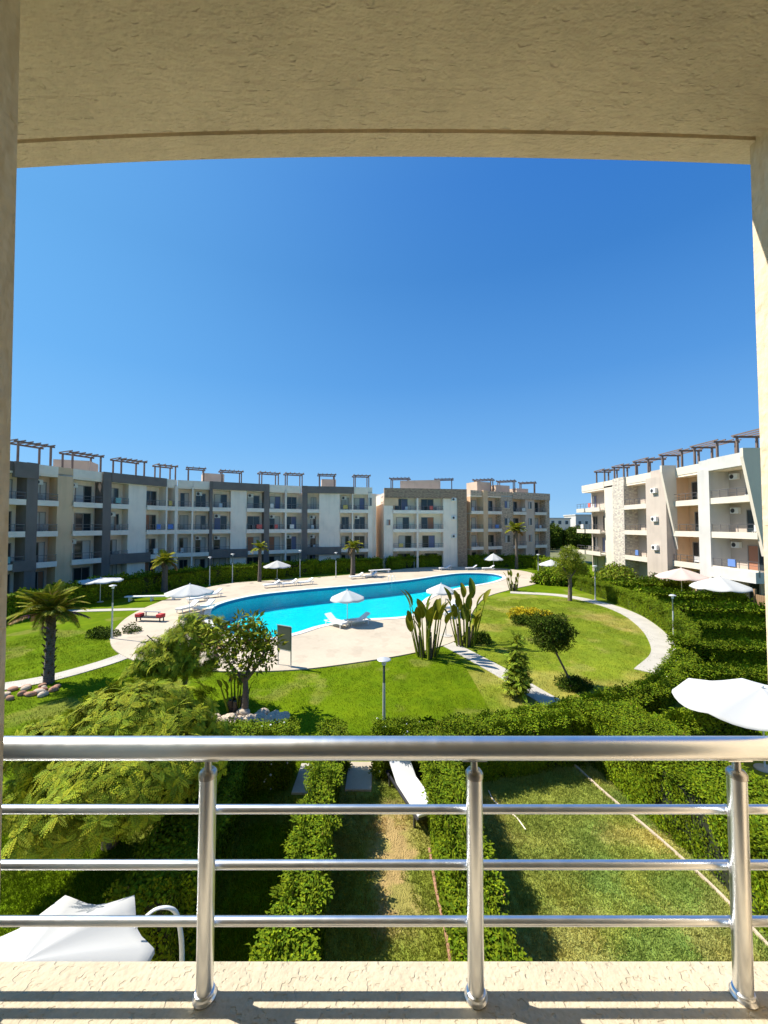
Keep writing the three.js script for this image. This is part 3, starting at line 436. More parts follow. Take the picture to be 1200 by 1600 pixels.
function tree(name, label, pos, trunk, limbs, blobs, per, geo, mat, seed, o = {}) {
  const t = thing(name, label, o.category ?? 'tree', pos, 0, o.group);
  part(t, 'trunk', tube(trunk, 10, 5), M.bark); if (limbs.length) part(t, 'limbs', merge(limbs.map(l => tube(l, 6, 4))), M.bark);
  crown(t, 'crown', blobs, per, geo, mat, seed, o); return t;
}
// palm frond, base at origin, reaching along +x
function frondGeo(seed, Lf, pairs, ll, lw, arch) {
  const r = rand(seed), L = [], at = t => new V3(Lf * (t - .12 * arch * t * t * t), Lf * (.38 * t - arch * .72 * t * t), 0);
  for (let i = 0; i < pairs; i++) { const t = .14 + .86 * i / pairs, p = at(t), d = at(Math.min(1, t + .03)).sub(p).normalize(), tint = tintOf(r), k = Math.sin(Math.PI * (.18 + .74 * t)); for (const s of [-1, 1]) L.push({ p, dir: new V3(0, .25 - .25 * t + .15 * (r() - .5), s).addScaledVector(d, .75).normalize(), up: new V3(0, 1, 0), len: ll * k * (.9 + .2 * r()), wid: lw, tint, fold: .25, droop: .22, mid: .3 }); }
  const leaf = leafGeo(L), stem = tube([0, .25, .5, .75, 1].map(t => { const p = at(t); return [p.x, p.y, p.z, .028 * (1 - .8 * t) + .004]; }), 5, 3), st = stem; st.deleteAttribute('uv');
  const c = new Float32Array(st.attributes.position.count * 3).fill(.8); st.setAttribute('color', new THREE.BufferAttribute(c, 3));
  return mergeGeometries([leaf, st]);
}
const fronds = [frondGeo(1, 1.9, 34, .46, .045, .75), frondGeo(2, 1.9, 34, .46, .045, 1.05), frondGeo(3, 1.8, 30, .44, .045, .45)];
const frondsFar = [frondGeo(4, 1.6, 16, .55, .12, .8), frondGeo(5, 1.6, 16, .55, .12, 1.1), frondGeo(6, 1.5, 14, .5, .12, .5)];
function palm(label, pos, h, n, size, seed, r0 = .2, far = false, mat = M.palmLeaf) {
  const t = thing('palm_tree', label, 'palm tree', pos, 0, far ? 'palm trees along the pool' : undefined), r = rand(seed);
  const tp = part(t, 'trunk', tube([[0, 0, 0, r0 * 1.25], [.03, h * .35, .02, r0], [.02, h * .75, -.03, r0 * .95], [0, h, 0, r0 * 1.1]], 14, 8), M.palmBark);
  if (!far) for (let i = 0; i < 46; i++) { const a = i * 2.4, y = .25 + (h - .3) * i / 46; part(tp, 'leaf_stub', bar([Math.cos(a) * r0 * .8, y, Math.sin(a) * r0 * .9], [Math.cos(a) * r0 * 1.55, y + .16, Math.sin(a) * r0 * 1.55], .05, .02, 5), M.palmBark); }
  for (let i = 0; i < n; i++) { const a = i * 2.39996 + r() * .3, k = i / n, f = part(t, 'frond', (far ? frondsFar : fronds)[Math.floor(r() * 3)], mat, 0, h - .05, 0); f.rotation.set(0, a, (1.2 - 1.6 * k) + (r() - .5) * .25, 'YXZ'); f.scale.setScalar(size * (.85 + .3 * r())); if (k > .88) f.material = M.deadFrond; }
  return t;
}
// strelitzia: paddle leaves on tall stalks
function paddle(seed, L, W) {
  const r = rand(seed), n = 9, pos = [], idx = [], col = [], tint = tintOf(r);
  for (let i = 0; i <= n; i++) { const t = i / n, w = W * Math.pow(Math.sin(Math.PI * (.06 + .9 * t)), .7) * (1 - .25 * t), x = .32 * L * t * t, y = L * (t - .12 * t * t); for (const [s, f] of [[-1, .32], [-.5, .08], [0, 0], [.5, .08], [1, .32]]) { pos.push(x - f * w, y, s * w / 2 + .01 * (r() - .5)); col.push(...tint); } }
  for (let i = 0; i < n; i++) for (let j = 0; j < 4; j++) { const a = i * 5 + j; idx.push(a, a + 5, a + 1, a + 5, a + 6, a + 1); }
  const g = new THREE.BufferGeometry(); g.setAttribute('position', new THREE.Float32BufferAttribute(pos, 3)); g.setAttribute('color', new THREE.Float32BufferAttribute(col, 3)); g.setIndex(idx); g.computeVertexNormals(); return g;
}
const paddles = [paddle(1, 1.0, .3), paddle(2, 1.1, .34), paddle(3, .9, .24), paddle(4, 1.2, .3)];
const stalk = (() => { const s = tube([[0, 0, 0, .05], [0, .5, 0, .035], [0, 1, 0, .02]], 6, 2); s.deleteAttribute('uv'); s.setAttribute('color', new THREE.BufferAttribute(new Float32Array(s.attributes.position.count * 3).fill(1), 3)); return s; })();
function strelitzia(label, pos, n, h, spread, seed) {
  const t = thing('strelitzia_plant', label, 'plant', pos), r = rand(seed);
  for (let i = 0; i < n; i++) {
    const a = i * 2.39996 + r(), q = Math.sqrt((i + .5) / n), bxx = Math.cos(a) * q * spread * .38, bz = Math.sin(a) * q * spread * .38, lean = .03 + .22 * q * (.5 + r()), sh_ = h * (.3 + .42 * r()), s = part(t, 'stalk', stalk, M.paddleLeaf, bxx, 0, bz); s.rotation.set(0, -a, -lean, 'YXZ'); s.scale.set(1, sh_, 1);
    const l = part(s, 'leaf', paddles[i % 4], M.paddleLeaf, 0, .98, 0, (r() - .5) * 2.4); const ls = h * .27 * (.75 + .4 * r()); l.scale.set(ls * .9, ls / sh_, ls * 1.5);
  }
  for (let i = 0; i < 5; i++) { const a = i * 1.3, rr = .10 + .06 * r(); part(t, 'stem', bar([Math.cos(a) * spread * .2, 0, Math.sin(a) * spread * .2], [Math.cos(a) * spread * .3, h * .3, Math.sin(a) * spread * .3], rr, rr * .6, 8), M.palmBark); }
  return t;
}

// --- hedges of the gardens under the balcony
const near = { geo: G.hedgeNear, per: 44, rough: .26 };
hedge('long clipped hedge between the shaded garden and the dry strip', [[-1.28, -3.2], [-1.3, -7], [-1.45, -11.4]], .6, 1.3, near);
hedge('long clipped hedge between the dry strip and the sunny grass garden', [[1.42, -3.2], [1.38, -7], [1.32, -11.3]], .72, 1.3, near);
hedge('dark flowering hedge closing the shaded garden beside the pale paving pad', [[-5.7, -10.6], [-2.5, -10.9]], .95, 1.35, { ...near, flowers: .10 });
hedge('short flowering hedge behind the white garden lounger', [[-.2, -11.2], [1.05, -11.2]], .8, 1.25, { ...near, flowers: .12 });
hedge('thick slanting hedge closing the sunny grass garden', [[1.75, -10.95], [3.6, -11.35], [5.7, -11.9]], .9, 1.4, { ...near, per: 38 });
hedge('broad tall hedge along the stone edging of the sunny garden', [[6.75, -11.8], [7.15, -8.6], [7.3, -3.6]], 1.5, 1.6, { ...near, per: 36, rough: .45, flowers: .004 });
hedge('tall hedge in deep shade beside the white cantilever parasol', [[-3.95, -10.4], [-3.6, -7.6], [-3.35, -5.7]], 1.0, 1.7, { ...near, per: 36 });
hedge('loose bushy hedge in front of the lawn by the leaning tree', [[5.9, -12.9], [7.6, -13.5], [10, -14.6], [12.2, -16.4], [14.2, -18.4]], .7, 1.0, { rough: .3, per: 28, flowers: .004 });
hedge('bushy hedge between the broad tall hedge and the white parasol', [[8.3, -11.6], [9.8, -12.2], [11.8, -13.0]], .6, 1.1, { rough: .3, per: 28 });
hedge('low hedge edging the lawn behind the handrail', [[.2, -12.6], [1.9, -12.4], [3.6, -12.9]], .7, .5, { rough: .3, per: 34 });
// --- rows of garden hedges in front of the sunlit block
const rows = [[-15.6, 12.6, 26], [-18.9, 15.4, 28], [-22.8, 17.9, 29], [-27.6, 20.0, 29.3], [-33.2, 21.3, 29.3], [-39.4, 21.7, 29.3]];
const nth = ['first', 'second', 'third', 'fourth', 'fifth', 'sixth'];
rows.forEach(([z, a, b], i) => hedge(nth[i] + ' garden hedge row running to the sunlit block, counted from the white parasol', [[a, z], [(a + b) / 2, z + .9], [b, z + 1.6]], .8, 1.3, { geo: i < 3 ? G.hedgeMid : G.hedgeFar, per: i < 3 ? 24 : 11, rough: .1, group: 'garden hedge rows by the sunlit block' }));
hedge('curving hedge along the pale path in front of the garden rows', [[14.6, -18.9], [17.2, -22.3], [18.9, -25.6], [20.2, -29.4], [20.9, -33.5], [21.3, -38], [21.4, -43]], .8, 1.35, { per: 22, rough: .2 });
// --- hedges round the pool lawn
const farH = { geo: G.hedgeFar, per: 9, rough: .4 };
hedge('dark hedge along the foot of the charcoal framed block', [[-28.5, -26], [-27.4, -32.5], [-26.2, -38.5], [-23.4, -44.5], [-19.6, -48.8], [-15.2, -52.3], [-10, -55.6]], 1.3, 1.75, farH);
hedge('dark hedge behind the deck below the block end', [[-10, -55.9], [-4.2, -59.2], [-.6, -61.2]], 1.2, 1.7, farH);
hedge('long dark hedge behind the far end of the pool', [[.6, -62], [6, -65.4], [14, -67], [20, -66.3], [26.5, -64]], 1.2, 1.7, farH);
hedge('hedge turning from the pool end towards the sunlit block', [[24.5, -61.5], [25.5, -54], [24.2, -47.5]], 1.4, 1.9, farH);

// --- trees and shrubs
tree('feathery_tree', 'wide feathery tree spreading over the shaded garden behind the handrail', [-6.0, 0, -8.7], [[0, 0, 0, .17], [.15, 1.0, .1, .13], [0, 2.2, 0, .1]], [[[0, 1.6, 0, .08], [.8, 2.3, .4, .05], [1.5, 2.6, .5, .02]], [[0, 1.5, 0, .08], [-.6, 2.0, .3, .05], [-1.0, 2.3, .3, .02]], [[0, 1.7, 0, .07], [.3, 2.3, -.6, .04], [.5, 2.5, -1.0, .02]]],
  [[.5, 2.85, 0, 1.3, .6, 1.2], [-1.0, 2.35, .3, .9, .5, .9], [1.5, 2.65, .4, .9, .5, .9], [.4, 2.2, 1.2, 1.4, .5, .8], [.5, 2.45, -1.2, 1.3, .55, .9], [1.9, 2.2, 0, .7, .5, .7], [.9, 1.8, 1.3, 1.0, .45, .6], [-.8, 1.7, 1.0, .8, .4, .6], [1.6, 2.75, 2.2, 1.0, .5, 1.0], [.9, 2.5, 2.4, .8, .45, .8], [2.2, 2.5, 1.2, .8, .5, .8]], 460, G.sprig, M.treeLeaf, 21, { gap: .47, up: .4 });
tree('feathery_tree', 'small feathery tree rising between the left path and the deck', [-8.0, 0, -15.6], [[0, 0, 0, .12], [.1, 1, 0, .09], [.1, 2, .1, .06]], [[[.1, 1.4, 0, .05], [.8, 2.2, 0, .03], [1.3, 2.8, .1, .015]], [[.1, 1.4, 0, .05], [-.8, 2.2, .2, .03], [-1.3, 2.7, .3, .015]]],
  [[.2, 2.5, 0, 1.0, .7, .9], [-1.0, 2.0, .2, .8, .6, .8], [1.0, 2.85, 0, .7, .6, .7], [-.3, 1.6, .4, 1.0, .6, .8], [.9, 1.7, .3, .8, .6, .7], [-1.5, 1.3, .3, .7, .5, .7], [.2, 3.1, 0, .5, .4, .5]], 380, G.sprig, M.treeLeaf, 22, { gap: .45, up: .5 });
tree('frangipani_tree', 'open crowned small tree growing from the rock bed', [-5.15, 0, -14.5], [[0, 0, 0, .14], [.05, .8, .05, .11], [0, 1.5, 0, .08]], [[[0, 1.2, 0, .07], [.6, 2, .2, .05], [.9, 2.7, .3, .03]], [[0, 1.2, 0, .07], [-.6, 2, .1, .05], [-1.1, 2.8, .2, .03]], [[0, 1.3, 0, .06], [.1, 2.2, -.5, .04], [0, 3, -.8, .02]]],
  [[-.8, 2.75, .1, .8, .6, .7], [.6, 2.5, .2, .75, .6, .7], [0, 3.05, -.5, .7, .5, .7], [-.3, 2.0, .5, .6, .4, .5]], 85, G.broad, M.treeLeaf, 24, { gap: .42 });
strelitzia('green paddle leaved clump beside the rock bed tree', [-5.55, 0, -14.7], 12, 1.7, .7, 31);
strelitzia('tall bird of paradise clump at the deck corner by the pale path', [2.3, 0, -20.9], 22, 3.9, 1.6, 32);
strelitzia('second bird of paradise clump on the oval lawn side of the path', [4.75, 0, -22.9], 22, 3.8, 1.7, 33);
strelitzia('small distant paddle leaved clump on the far deck edge', [13.9, 0, -41.6], 12, 2.4, 1.3, 34);
{ // young tiered conifer
  const t = thing('young_conifer', 'slim dark young conifer beside the pale path end', 'tree', [5.45, 0, -16.0]); part(t, 'trunk', tube([[0, 0, 0, .05], [0, 1.2, 0, .035], [0, 2.5, 0, .012]], 8, 4), M.bark);
  const blobs = []; for (let i = 0; i < 9; i++) { const y = .35 + i * .25, q = .62 - .055 * i; for (let a = 0; a < 6; a++) blobs.push([Math.cos(a * 1.047 + i) * q * .55, y + .06, Math.sin(a * 1.047 + i) * q * .55, q * .42, .1, q * .42]); } crown(t, 'crown', blobs, 900, G.needle, M.treeLeaf, 35, { gap: .2, hollow: .2, up: 1.4 });
}
tree('round_tree', 'round crowned small tree leaning on a thin slanting trunk', [8.2, 0, -17.0], [[0, 0, 0, .055], [-.35, .75, -.02, .045], [-.75, 1.6, -.05, .04], [-.95, 2.2, 0, .03]], [[[-.8, 1.7, 0, .03], [-1.3, 2.3, .1, .015]], [[-.8, 1.7, 0, .03], [-.5, 2.5, -.1, .015]]], [[-.95, 2.25, 0, .82, .78, .8], [-1.25, 2.75, .1, .55, .45, .5], [-.6, 2.55, .05, .6, .5, .6]], 330, G.tuftSmall, M.darkLeaf, 36, { gap: .3, hollow: .3 });
{ const t = thing('round_shrub', 'flat dark shrub ring at the foot of the leaning tree', 'shrub', [8.25, 0, -16.9]); crown(t, 'foliage', [[0, .14, 0, .75, .16, .6]], 1500, G.tuftSmall, M.darkLeaf, 37, { gap: 0, hollow: .2 }); }
for (const [x, z, a, h, m, lab, s] of [[11.0, -29.2, 1.5, .55, M.yellowLeaf, 'low golden shrub bed on the oval lawn', 41], [10.2, -27.6, 1.0, .5, M.darkLeaf, 'low dark shrub beside the golden shrub bed', 42], [5.6, -23.4, .8, .35, M.darkLeaf, 'low dark shrub at the foot of the second bird of paradise', 43], [-17.7, -24.6, .9, .35, M.darkLeaf, 'dark low shrub on the left lawn near the deck corner', 44], [-16.4, -25.5, .55, .4, M.darkLeaf, 'small dark bush beside the lamp on the left lawn', 45], [21.8, -45.6, 2.2, 1.9, M.hedgeLeaf, 'bright rounded bush behind the path tree', 46], [24.6, -41.2, 2.1, 1.7, M.treeLeaf, 'grey green bush at the corner of the sunlit block', 47], [27.2, -39.5, 1.8, 1.5, M.darkLeaf, 'dark bush below the sunlit block balconies', 48], [19.6, -46.5, 1.6, 1.2, M.hedgeLeaf, 'bright low bush at the path bend', 49], [28.2, -47, 1.6, 1.9, M.treeLeaf, 'tall loose bush against the sunlit block wall', 50]]) {
  const t = thing('round_shrub', lab, 'shrub', [x, 0, z]); crown(t, 'foliage', [[0, h * .55, 0, a, h * .7, a * .8], [a * .5, h * .4, .2, a * .6, h * .5, a * .6], [-a * .5, h * .45, -.1, a * .6, h * .55, a * .6]], Math.abs(z) > 35 ? 26 : 150, Math.abs(z) > 35 ? G.tuftFar : G.tuft, m, s, { gap: .15, hollow: .3 });
}
tree('path_tree', 'upright leafy tree beside the curved path bend', [17.3, 0, -36.2], [[0, 0, 0, .2], [.05, 1.2, 0, .17], [0, 2.6, .05, .12]], [[[0, 2, 0, .1], [.6, 3, .1, .05], [.9, 4, .1, .02]], [[0, 2, 0, .1], [-.6, 3.2, 0, .05], [-.8, 4.2, 0, .02]]], [[0, 3.7, 0, 1.2, 1.0, 1.1], [-.7, 3.0, .2, .9, .8, .8], [.8, 3.1, 0, .9, .8, .8], [.1, 4.5, 0, .8, .7, .8]], 60, G.tuft, M.treeLeaf, 51, { gap: .3 });
palm('bushy palm with shaggy dark trunk on the left lawn', [-14.9, 0, -17.4], 3.15, 46, .82, 61, .17);
palm('palm with bright crown in front of the charcoal framed block hedge', [-23.3, 0, -41.2], 3.1, 26, .95, 62, .28, true);
palm('slim palm by the small white parasol at the far lawn', [-15.4, 0, -48.0], 4.2, 18, .8, 63, .2, true);
palm('palm with leaning dead stalks beside the pool bench', [-4.3, 0, -53.4], 4.0, 22, .9, 64, .3, true);
palm('tall palm before the tan stonework block', [21.4, 0, -62.6], 6.2, 22, 1.15, 65, .22, true);
for (const [x, z, h] of [[40, -105, 5], [46, -112, 6], [52, -120, 6.5], [58, -118, 5.5], [64, -128, 6]]) { tree('far_tree', 'dark far-off tree massed in the gap between the blocks', [x, 0, z], [[0, 0, 0, .25], [0, h * .3, 0, .2], [0, h * .6, 0, .1]], [], [[0, h * .6, 0, 3.4, h * .4, 3], [2, h * .45, 0, 2.4, h * .35, 2]], 5, tuft(70, 70, 1, .5, .3), M.darkLeaf, 71 + x, { gap: .2, group: 'dark trees in the gap between the blocks' }); }

// --- grass blades over the lawns in view
{
  const blade = (seed, n, R, h) => { const r = rand(seed), L = []; for (let i = 0; i < n; i++) { const d = onSphere(r); d.y = Math.abs(d.y) + .75; d.normalize(); const t = .75 + .5 * r(); L.push({ p: new V3((r() - .5) * 2 * R, 0, (r() - .5) * 2 * R), dir: d, up: onSphere(r), len: h * (.6 + .8 * r()), wid: .010 + .006 * r(), tint: [t * 1.05, t, t], fold: 0, mid: .35 }); } return leafGeo(L); };
  const g1 = blade(81, 260, .22, .045), r = rand(82), list = [];
  const g = new THREE.Group(); g.name = 'grass'; g.userData = { kind: 'stuff', label: 'short clipped grass of the private gardens under the balcony', category: 'grass' }; scene.add(g);
  for (let x = -9.6; x < 7.4; x += .26) for (let z = -13; z < -3.6; z += .26) { const px = x + .2 * (r() - .5), pz = z + .2 * (r() - .5), d = dryStrip(px, pz); if (d > .35 + .6 * r()) continue; if (Math.abs(x + 2.1) < .5 && z < -10.1 && z > -11.7) continue; if (Math.abs(x + .68) < .55 && z < -10.2 && z > -11.8) continue; const c = lawn(px, pz), k = 1.25; list.push({ p: new V3(px, .006, pz), a: r() * 6.28, v: new V3(1, .7 + .7 * r(), 1), t: c.map(v => v * k) }); }
  instances(g, 'blades', g1, M.grassBlade, list);
  const g2 = blade(83, 150, .5, .06), l2 = [];
  const gg = new THREE.Group(); gg.name = 'grass_001'; gg.userData = { kind: 'stuff', label: 'short clipped grass of the lawns round the pool deck', category: 'grass' }; scene.add(gg);
  for (let x = -22; x < 19.4; x += .62) for (let z = -37; z < -12.8; z += .62) { const px = x + .5 * (r() - .5), pz = z + .5 * (r() - .5); if (inside(deckG, px, pz)) continue; if (pathsG.some(p => inside(p, px, pz))) continue; if (px < -12 && pz < -26) continue; const c = lawn(px, pz); l2.push({ p: new V3(px, .004, pz), a: r() * 6.28, v: new V3(1, .7 + .6 * r(), 1), t: c.map(v => v * 1.15) }); }
  instances(gg, 'blades', g2, M.grassBlade, l2);
}

// ------------------------------------------------------------------ objects
// parasols
function canopyGeo(R, rise, n, sag, val, square = false) {
  const pos = [], idx = [], uv = [], K = 10, S = 6, tot = n * S;
  for (let i = 0; i <= tot; i++) { const a = i / tot * 2 * Math.PI + Math.PI / n, f = (i % S) / S, s = Math.sin(Math.PI * f), rr = R * (1 - sag * s) * (n < 6 ? Math.cos(Math.PI / n) / Math.cos((f - .5) * 2 * Math.PI / n) : 1); for (let k = 0; k <= K; k++) { const t = k / K, y = rise * (1 - Math.pow(t, 1.12)) - .09 * s * t * R * .6; pos.push(Math.cos(a) * rr * t, y, Math.sin(a) * rr * t); uv.push(i / tot * 8, t); } pos.push(Math.cos(a) * rr * 1.005, -.09 * s * R * .6 - val, Math.sin(a) * rr * 1.005); uv.push(i / tot * 8, 1.2); }
  const P = K + 2; for (let i = 0; i < tot; i++) for (let k = 0; k < P - 1; k++) { const a = i * P + k, b = a + P; idx.push(a, a + 1, b, b, a + 1, b + 1); }
  const g = new THREE.BufferGeometry(); g.setAttribute('position', new THREE.Float32BufferAttribute(pos, 3)); g.setAttribute('uv', new THREE.Float32BufferAttribute(uv, 2)); g.setIndex(idx); g.computeVertexNormals(); return g;
}
function parasol(label, pos, R, h, o = {}) {
  const t = thing('parasol', label, 'parasol', pos, o.turn ?? 0, o.group), n = o.n ?? 8, rise = o.rise ?? R * .34;
  part(t, 'canopy', canopyGeo(R, rise, n, o.sag ?? .05, o.val ?? .10), o.mat ?? M.canvas, 0, h - rise, 0);
  part(t, 'pole', new THREE.CylinderGeometry(.025, .025, h, 12), M.plasticWhite, 0, h / 2, 0);
  part(t, 'base', new THREE.LatheGeometry([[0, .07], [.06, .07], [.07, .06], [.26, .05], [.28, .02], [.28, 0], [0, 0]].map(q => new THREE.Vector2(...q)), 24), M.greyLight);
  part(t, 'finial', new THREE.SphereGeometry(.05, 12, 8), M.plasticWhite, 0, h + .03, 0);
  for (let i = 0; i < n; i++) { const a = i / n * 2 * Math.PI + Math.PI / n, rr = R * .97; part(t, 'rib', bar([0, h - .05, 0], [Math.cos(a) * rr, h - rise - .02, Math.sin(a) * rr], .012, .009, 5), M.plasticWhite); }
  return t;
}
parasol('white parasol standing at the pool edge on the near deck', [-2.6, .06, -27.6], 1.25, 2.35, { rise: .55 });
parasol('white parasol over loungers on the left end of the deck', [-15.2, .06, -30.4], 1.75, 2.35, { rise: .6 });
parasol('small white parasol on the lawn under the charcoal framed block', [-14.0, .0, -50.8], 1.75, 2.4, { rise: .7 });
parasol('small white parasol at the far right end of the pool', [17.4, .06, -61.6], 1.5, 2.5, { rise: .9 });
parasol('cream parasol behind the bird of paradise clumps', [4.5, .06, -30.6], 1.2, 2.35, { rise: .55, mat: M.canvas });
parasol('pale pink parasol in a garden below the sunlit block', [27.9, 0, -36.4], 2.1, 3.0, { rise: .75, mat: M.canvasPink });
parasol('white parasol in a garden hedge row below the sunlit block', [28.2, 0, -32.6], 2.1, 2.7, { rise: .8 });
parasol('flat pale parasol by the hedge of the charcoal framed block', [-26.0, 0, -35.6], 1.8, 2.2, { rise: .18 });
parasol('small white parasol half hidden behind the path tree', [22.4, 0, -52], 1.5, 2.4, { rise: .6 });
parasol('large white parasol in the garden past the broad hedge', [10.95, 0, -11.35], 2.3, 2.3, { rise: .34, n: 8, val: .07, sag: .02 }).scale.z = .75;
{ // cantilever parasol under the balcony
  const t = thing('cantilever_parasol', 'white cantilever parasol with curved arm in the shaded garden', 'parasol', [-3.87, 0, -4.3]);
  part(t, 'canopy', canopyGeo(1.23, .36, 8, .13, .06), M.canvas, 0, 1.97, 0);
  part(t, 'arm', tube([[1.25, 0, -.85, .03], [1.27, 1.0, -.87, .03], [1.25, 1.75, -.86, .03], [1.17, 2.08, -.82, .028], [1.0, 2.18, -.72, .026], [.82, 2.08, -.6, .024]], 10, 6), M.plasticWhite);
  part(t, 'base', rbx(.8, .08, .8, .02), M.greyLight, 1.25, .04, -.85);
  for (let i = 0; i < 8; i++) { const a = i / 8 * 2 * Math.PI + Math.PI / 8; part(t, 'rib', bar([0, 2.3, 0], [Math.cos(a) * 1.2, 1.95, Math.sin(a) * 1.2], .012, .009, 5), M.plasticWhite); }
}
// loungers
function lounger(label, pos, turn, group, mat = M.fabricWhite, frameMat = M.plasticWhite) {
  const t = thing('sun_lounger', label, 'sun lounger', pos, turn, group);
  part(t, 'frame', merge([moved(bx(1.9, .05, .05), 0, .3, .3), moved(bx(1.9, .05, .05), 0, .3, -.3), moved(bx(.05, .05, .55), -.92, .3, 0), moved(bx(.05, .05, .55), .92, .3, 0)]), frameMat);
  for (const i of [-1, 1]) for (const j of [-1, 1]) part(t, 'leg', bx(.05, .28, .05), frameMat, i * .75, .14, j * .29);
  part(t, 'mattress', rbx(1.25, .08, .58, .03), mat, -.32, .37, 0);
  const b = part(t, 'backrest', rbx(.75, .08, .58, .03), mat, .6, .55, 0); b.rotation.z = .55;
  return t;
}
const pl = 'white sun loungers round the pool';
const l0 = lounger('white sun lounger under the pool edge parasol', [-1.9, .06, -27.3], .5, pl);
const loc = [['white sun lounger under the pool edge parasol', [-3.3, .06, -26.9], 2.4], ['white sun lounger under the left deck parasol', [-15.9, .06, -31.5], 1.2], ['white sun lounger under the left deck parasol', [-14.7, .06, -31.9], 1.3], ['white sun lounger on the deck behind the left pool end', [-17.0, .06, -35.5], .9], ['white sun lounger on the deck behind the left pool end', [-16.6, .06, -37.5], .9], ['white sun lounger below the small lawn parasol', [-12.6, .06, -43.6], .6], ['white sun lounger below the small lawn parasol', [-10.9, .06, -44.6], .6], ['white sun lounger below the small lawn parasol', [-9.2, .06, -45.6], .6], ['white sun lounger below the far palm', [-3.6, .06, -50.6], .5], ['white sun lounger below the far palm', [-1.8, .06, -51.8], .5], ['white sun lounger by the far end parasol', [13.6, .06, -60.6], .2], ['white sun lounger by the far end parasol', [16.2, .06, -60.2], .1], ['white sun lounger by the far end parasol', [9.5, .06, -60.4], .3], ['white sun lounger behind the bird of paradise clumps', [5.2, .06, -29.8], 1.0], ['white sun lounger behind the bird of paradise clumps', [5.6, .06, -31.8], 1.1]];
for (const [lab, p, a] of loc) copyThing(l0, lab, p, a);
lounger('white cushioned lounger with black frame in the dry strip garden', [.7, 0, -10.0], 1.95, undefined, M.fabricWhite, M.metalDark);
{ const t = thing('side_table', 'small grey round table under the pool edge parasol', 'table', [-2.2, .06, -26.6]); part(t, 'table_top', new THREE.CylinderGeometry(.35, .35, .03, 24), M.greyLight, 0, .5, 0); part(t, 'leg', new THREE.CylinderGeometry(.03, .04, .49, 10), M.greyLight, 0, .245, 0); part(t, 'foot', new THREE.CylinderGeometry(.2, .22, .03, 20), M.greyLight, 0, .015, 0); }
{ const t = thing('poolside_bench', 'low dark bench with red end cushions on the left deck', 'bench', [-17.0, .06, -28.3], -.1); part(t, 'seat', bx(2.0, .06, .5), M.metalDark, 0, .3, 0); for (const i of [-1, 1]) { part(t, 'cushion', rbx(.42, .22, .52, .05), M.red, i * .82, .44, 0); for (const j of [-1, 1]) part(t, 'leg', bx(.06, .27, .06), M.metalDark, i * .9, .135, j * .2); } part(t, 'backrest', bx(1.3, .06, .05), M.plasticWhite, 0, .62, -.24); for (const i of [-1, 1]) part(t, 'backrest_post', bx(.05, .3, .05), M.metalDark, i * .5, .45, -.24); }
{ const t = thing('poolside_bench', 'long low white bench on the lawn edge behind the left deck', 'bench', [-21.6, 0, -36.2], .12); part(t, 'seat', rbx(4.6, .1, .55, .02), M.plasticWhite, 0, .42, 0); for (const i of [-1.9, 0, 1.9]) part(t, 'support', bx(.12, .37, .45), M.plasticWhite, i, .185, 0); }
{ const t = thing('poolside_bench', 'low white wall bench beside the palm with dead stalks', 'bench', [-.6, 0, -56.6], .5); part(t, 'seat', rbx(3.4, .12, .6, .02), M.plasticWhite, 0, .5, 0); for (const i of [-1.3, 1.3]) part(t, 'support', bx(.3, .44, .5), M.plasticWhite, i, .22, 0); }
{ // notice board by the pool
  const t = thing('notice_board', 'dark olive notice board on two white posts at the deck edge', 'sign', [-4.95, 0, -19.3], -.5);
  part(t, 'board', rbx(.86, 1.15, .05, .01), M.signBoard, 0, 1.45, 0); for (const i of [-1, 1]) part(t, 'post', new THREE.CylinderGeometry(.03, .03, 2.0, 12), M.lampPost, i * .42, 1.0, -.05);
  part(t, 'board_frame', merge([moved(bx(.9, .04, .03), 0, 2.04, .02), moved(bx(.9, .04, .03), 0, .86, .02)]), M.lampPost);
}
// garden lamps
function lamp(label, pos, h, o = {}) {
  const t = thing('garden_lamp', label, 'lamp', pos, 0, o.group), k = o.k ?? 1;
  part(t, 'base', new THREE.CylinderGeometry(.11 * k, .13 * k, .06, 16), M.lampPost, 0, .03, 0);
  const p = part(t, 'pole', new THREE.CylinderGeometry(.045 * k, .06 * k, h * .68, 14), M.lampPost, 0, h * .34, 0);
  part(t, 'upper_pole', new THREE.CylinderGeometry(.04 * k, .04 * k, h * .24, 12), M.lampPostDark, 0, h * .8, 0);
  part(t, 'lamp_glass', new THREE.CylinderGeometry(.09 * k, .07 * k, .16, 14), M.lampGlass, 0, h - .12, 0);
  part(t, 'lamp_hood', new THREE.LatheGeometry([[0, .07], [.08, .06], [.2 * k, .02], [.24 * k, 0], [.23 * k, -.02], [0, 0]].map(q => new THREE.Vector2(...q)), 22), M.lampPost, 0, h - .02, 0);
  return t;
}
lamp('grey garden lamp post on the lawn just behind the handrail', [0, 0, -13.2], 2.5);
lamp('white garden lamp post at the left corner of the deck', [-16.75, 0, -24.0], 3.3, { k: .9 });
lamp('garden lamp post before the hedge left of the twin posts', [-20.4, 0, -45.4], 3.3);
lamp('garden lamp post between the two slim far palms and the lawn parasol', [-18.6, 0, -47.6], 3.5);
lamp('garden lamp post on the strip of lawn behind the pool', [-11.4, 0, -52.6], 3.6);
lamp('garden lamp post beside the palm with dead stalks', [-6.4, 0, -51.6], 3.4);
lamp('garden lamp post on the deck rim before the white balconied block', [5.0, 0, -64.2], 3.2);
lamp('garden lamp post behind the pool before the stone strip', [11.2, 0, -65.6], 2.7);
lamp('garden lamp post at the far right deck end', [20.3, 0, -51.0], 3.2);
lamp('garden lamp post at the bend of the curved path', [19.9, 0, -36.6], 3.2);
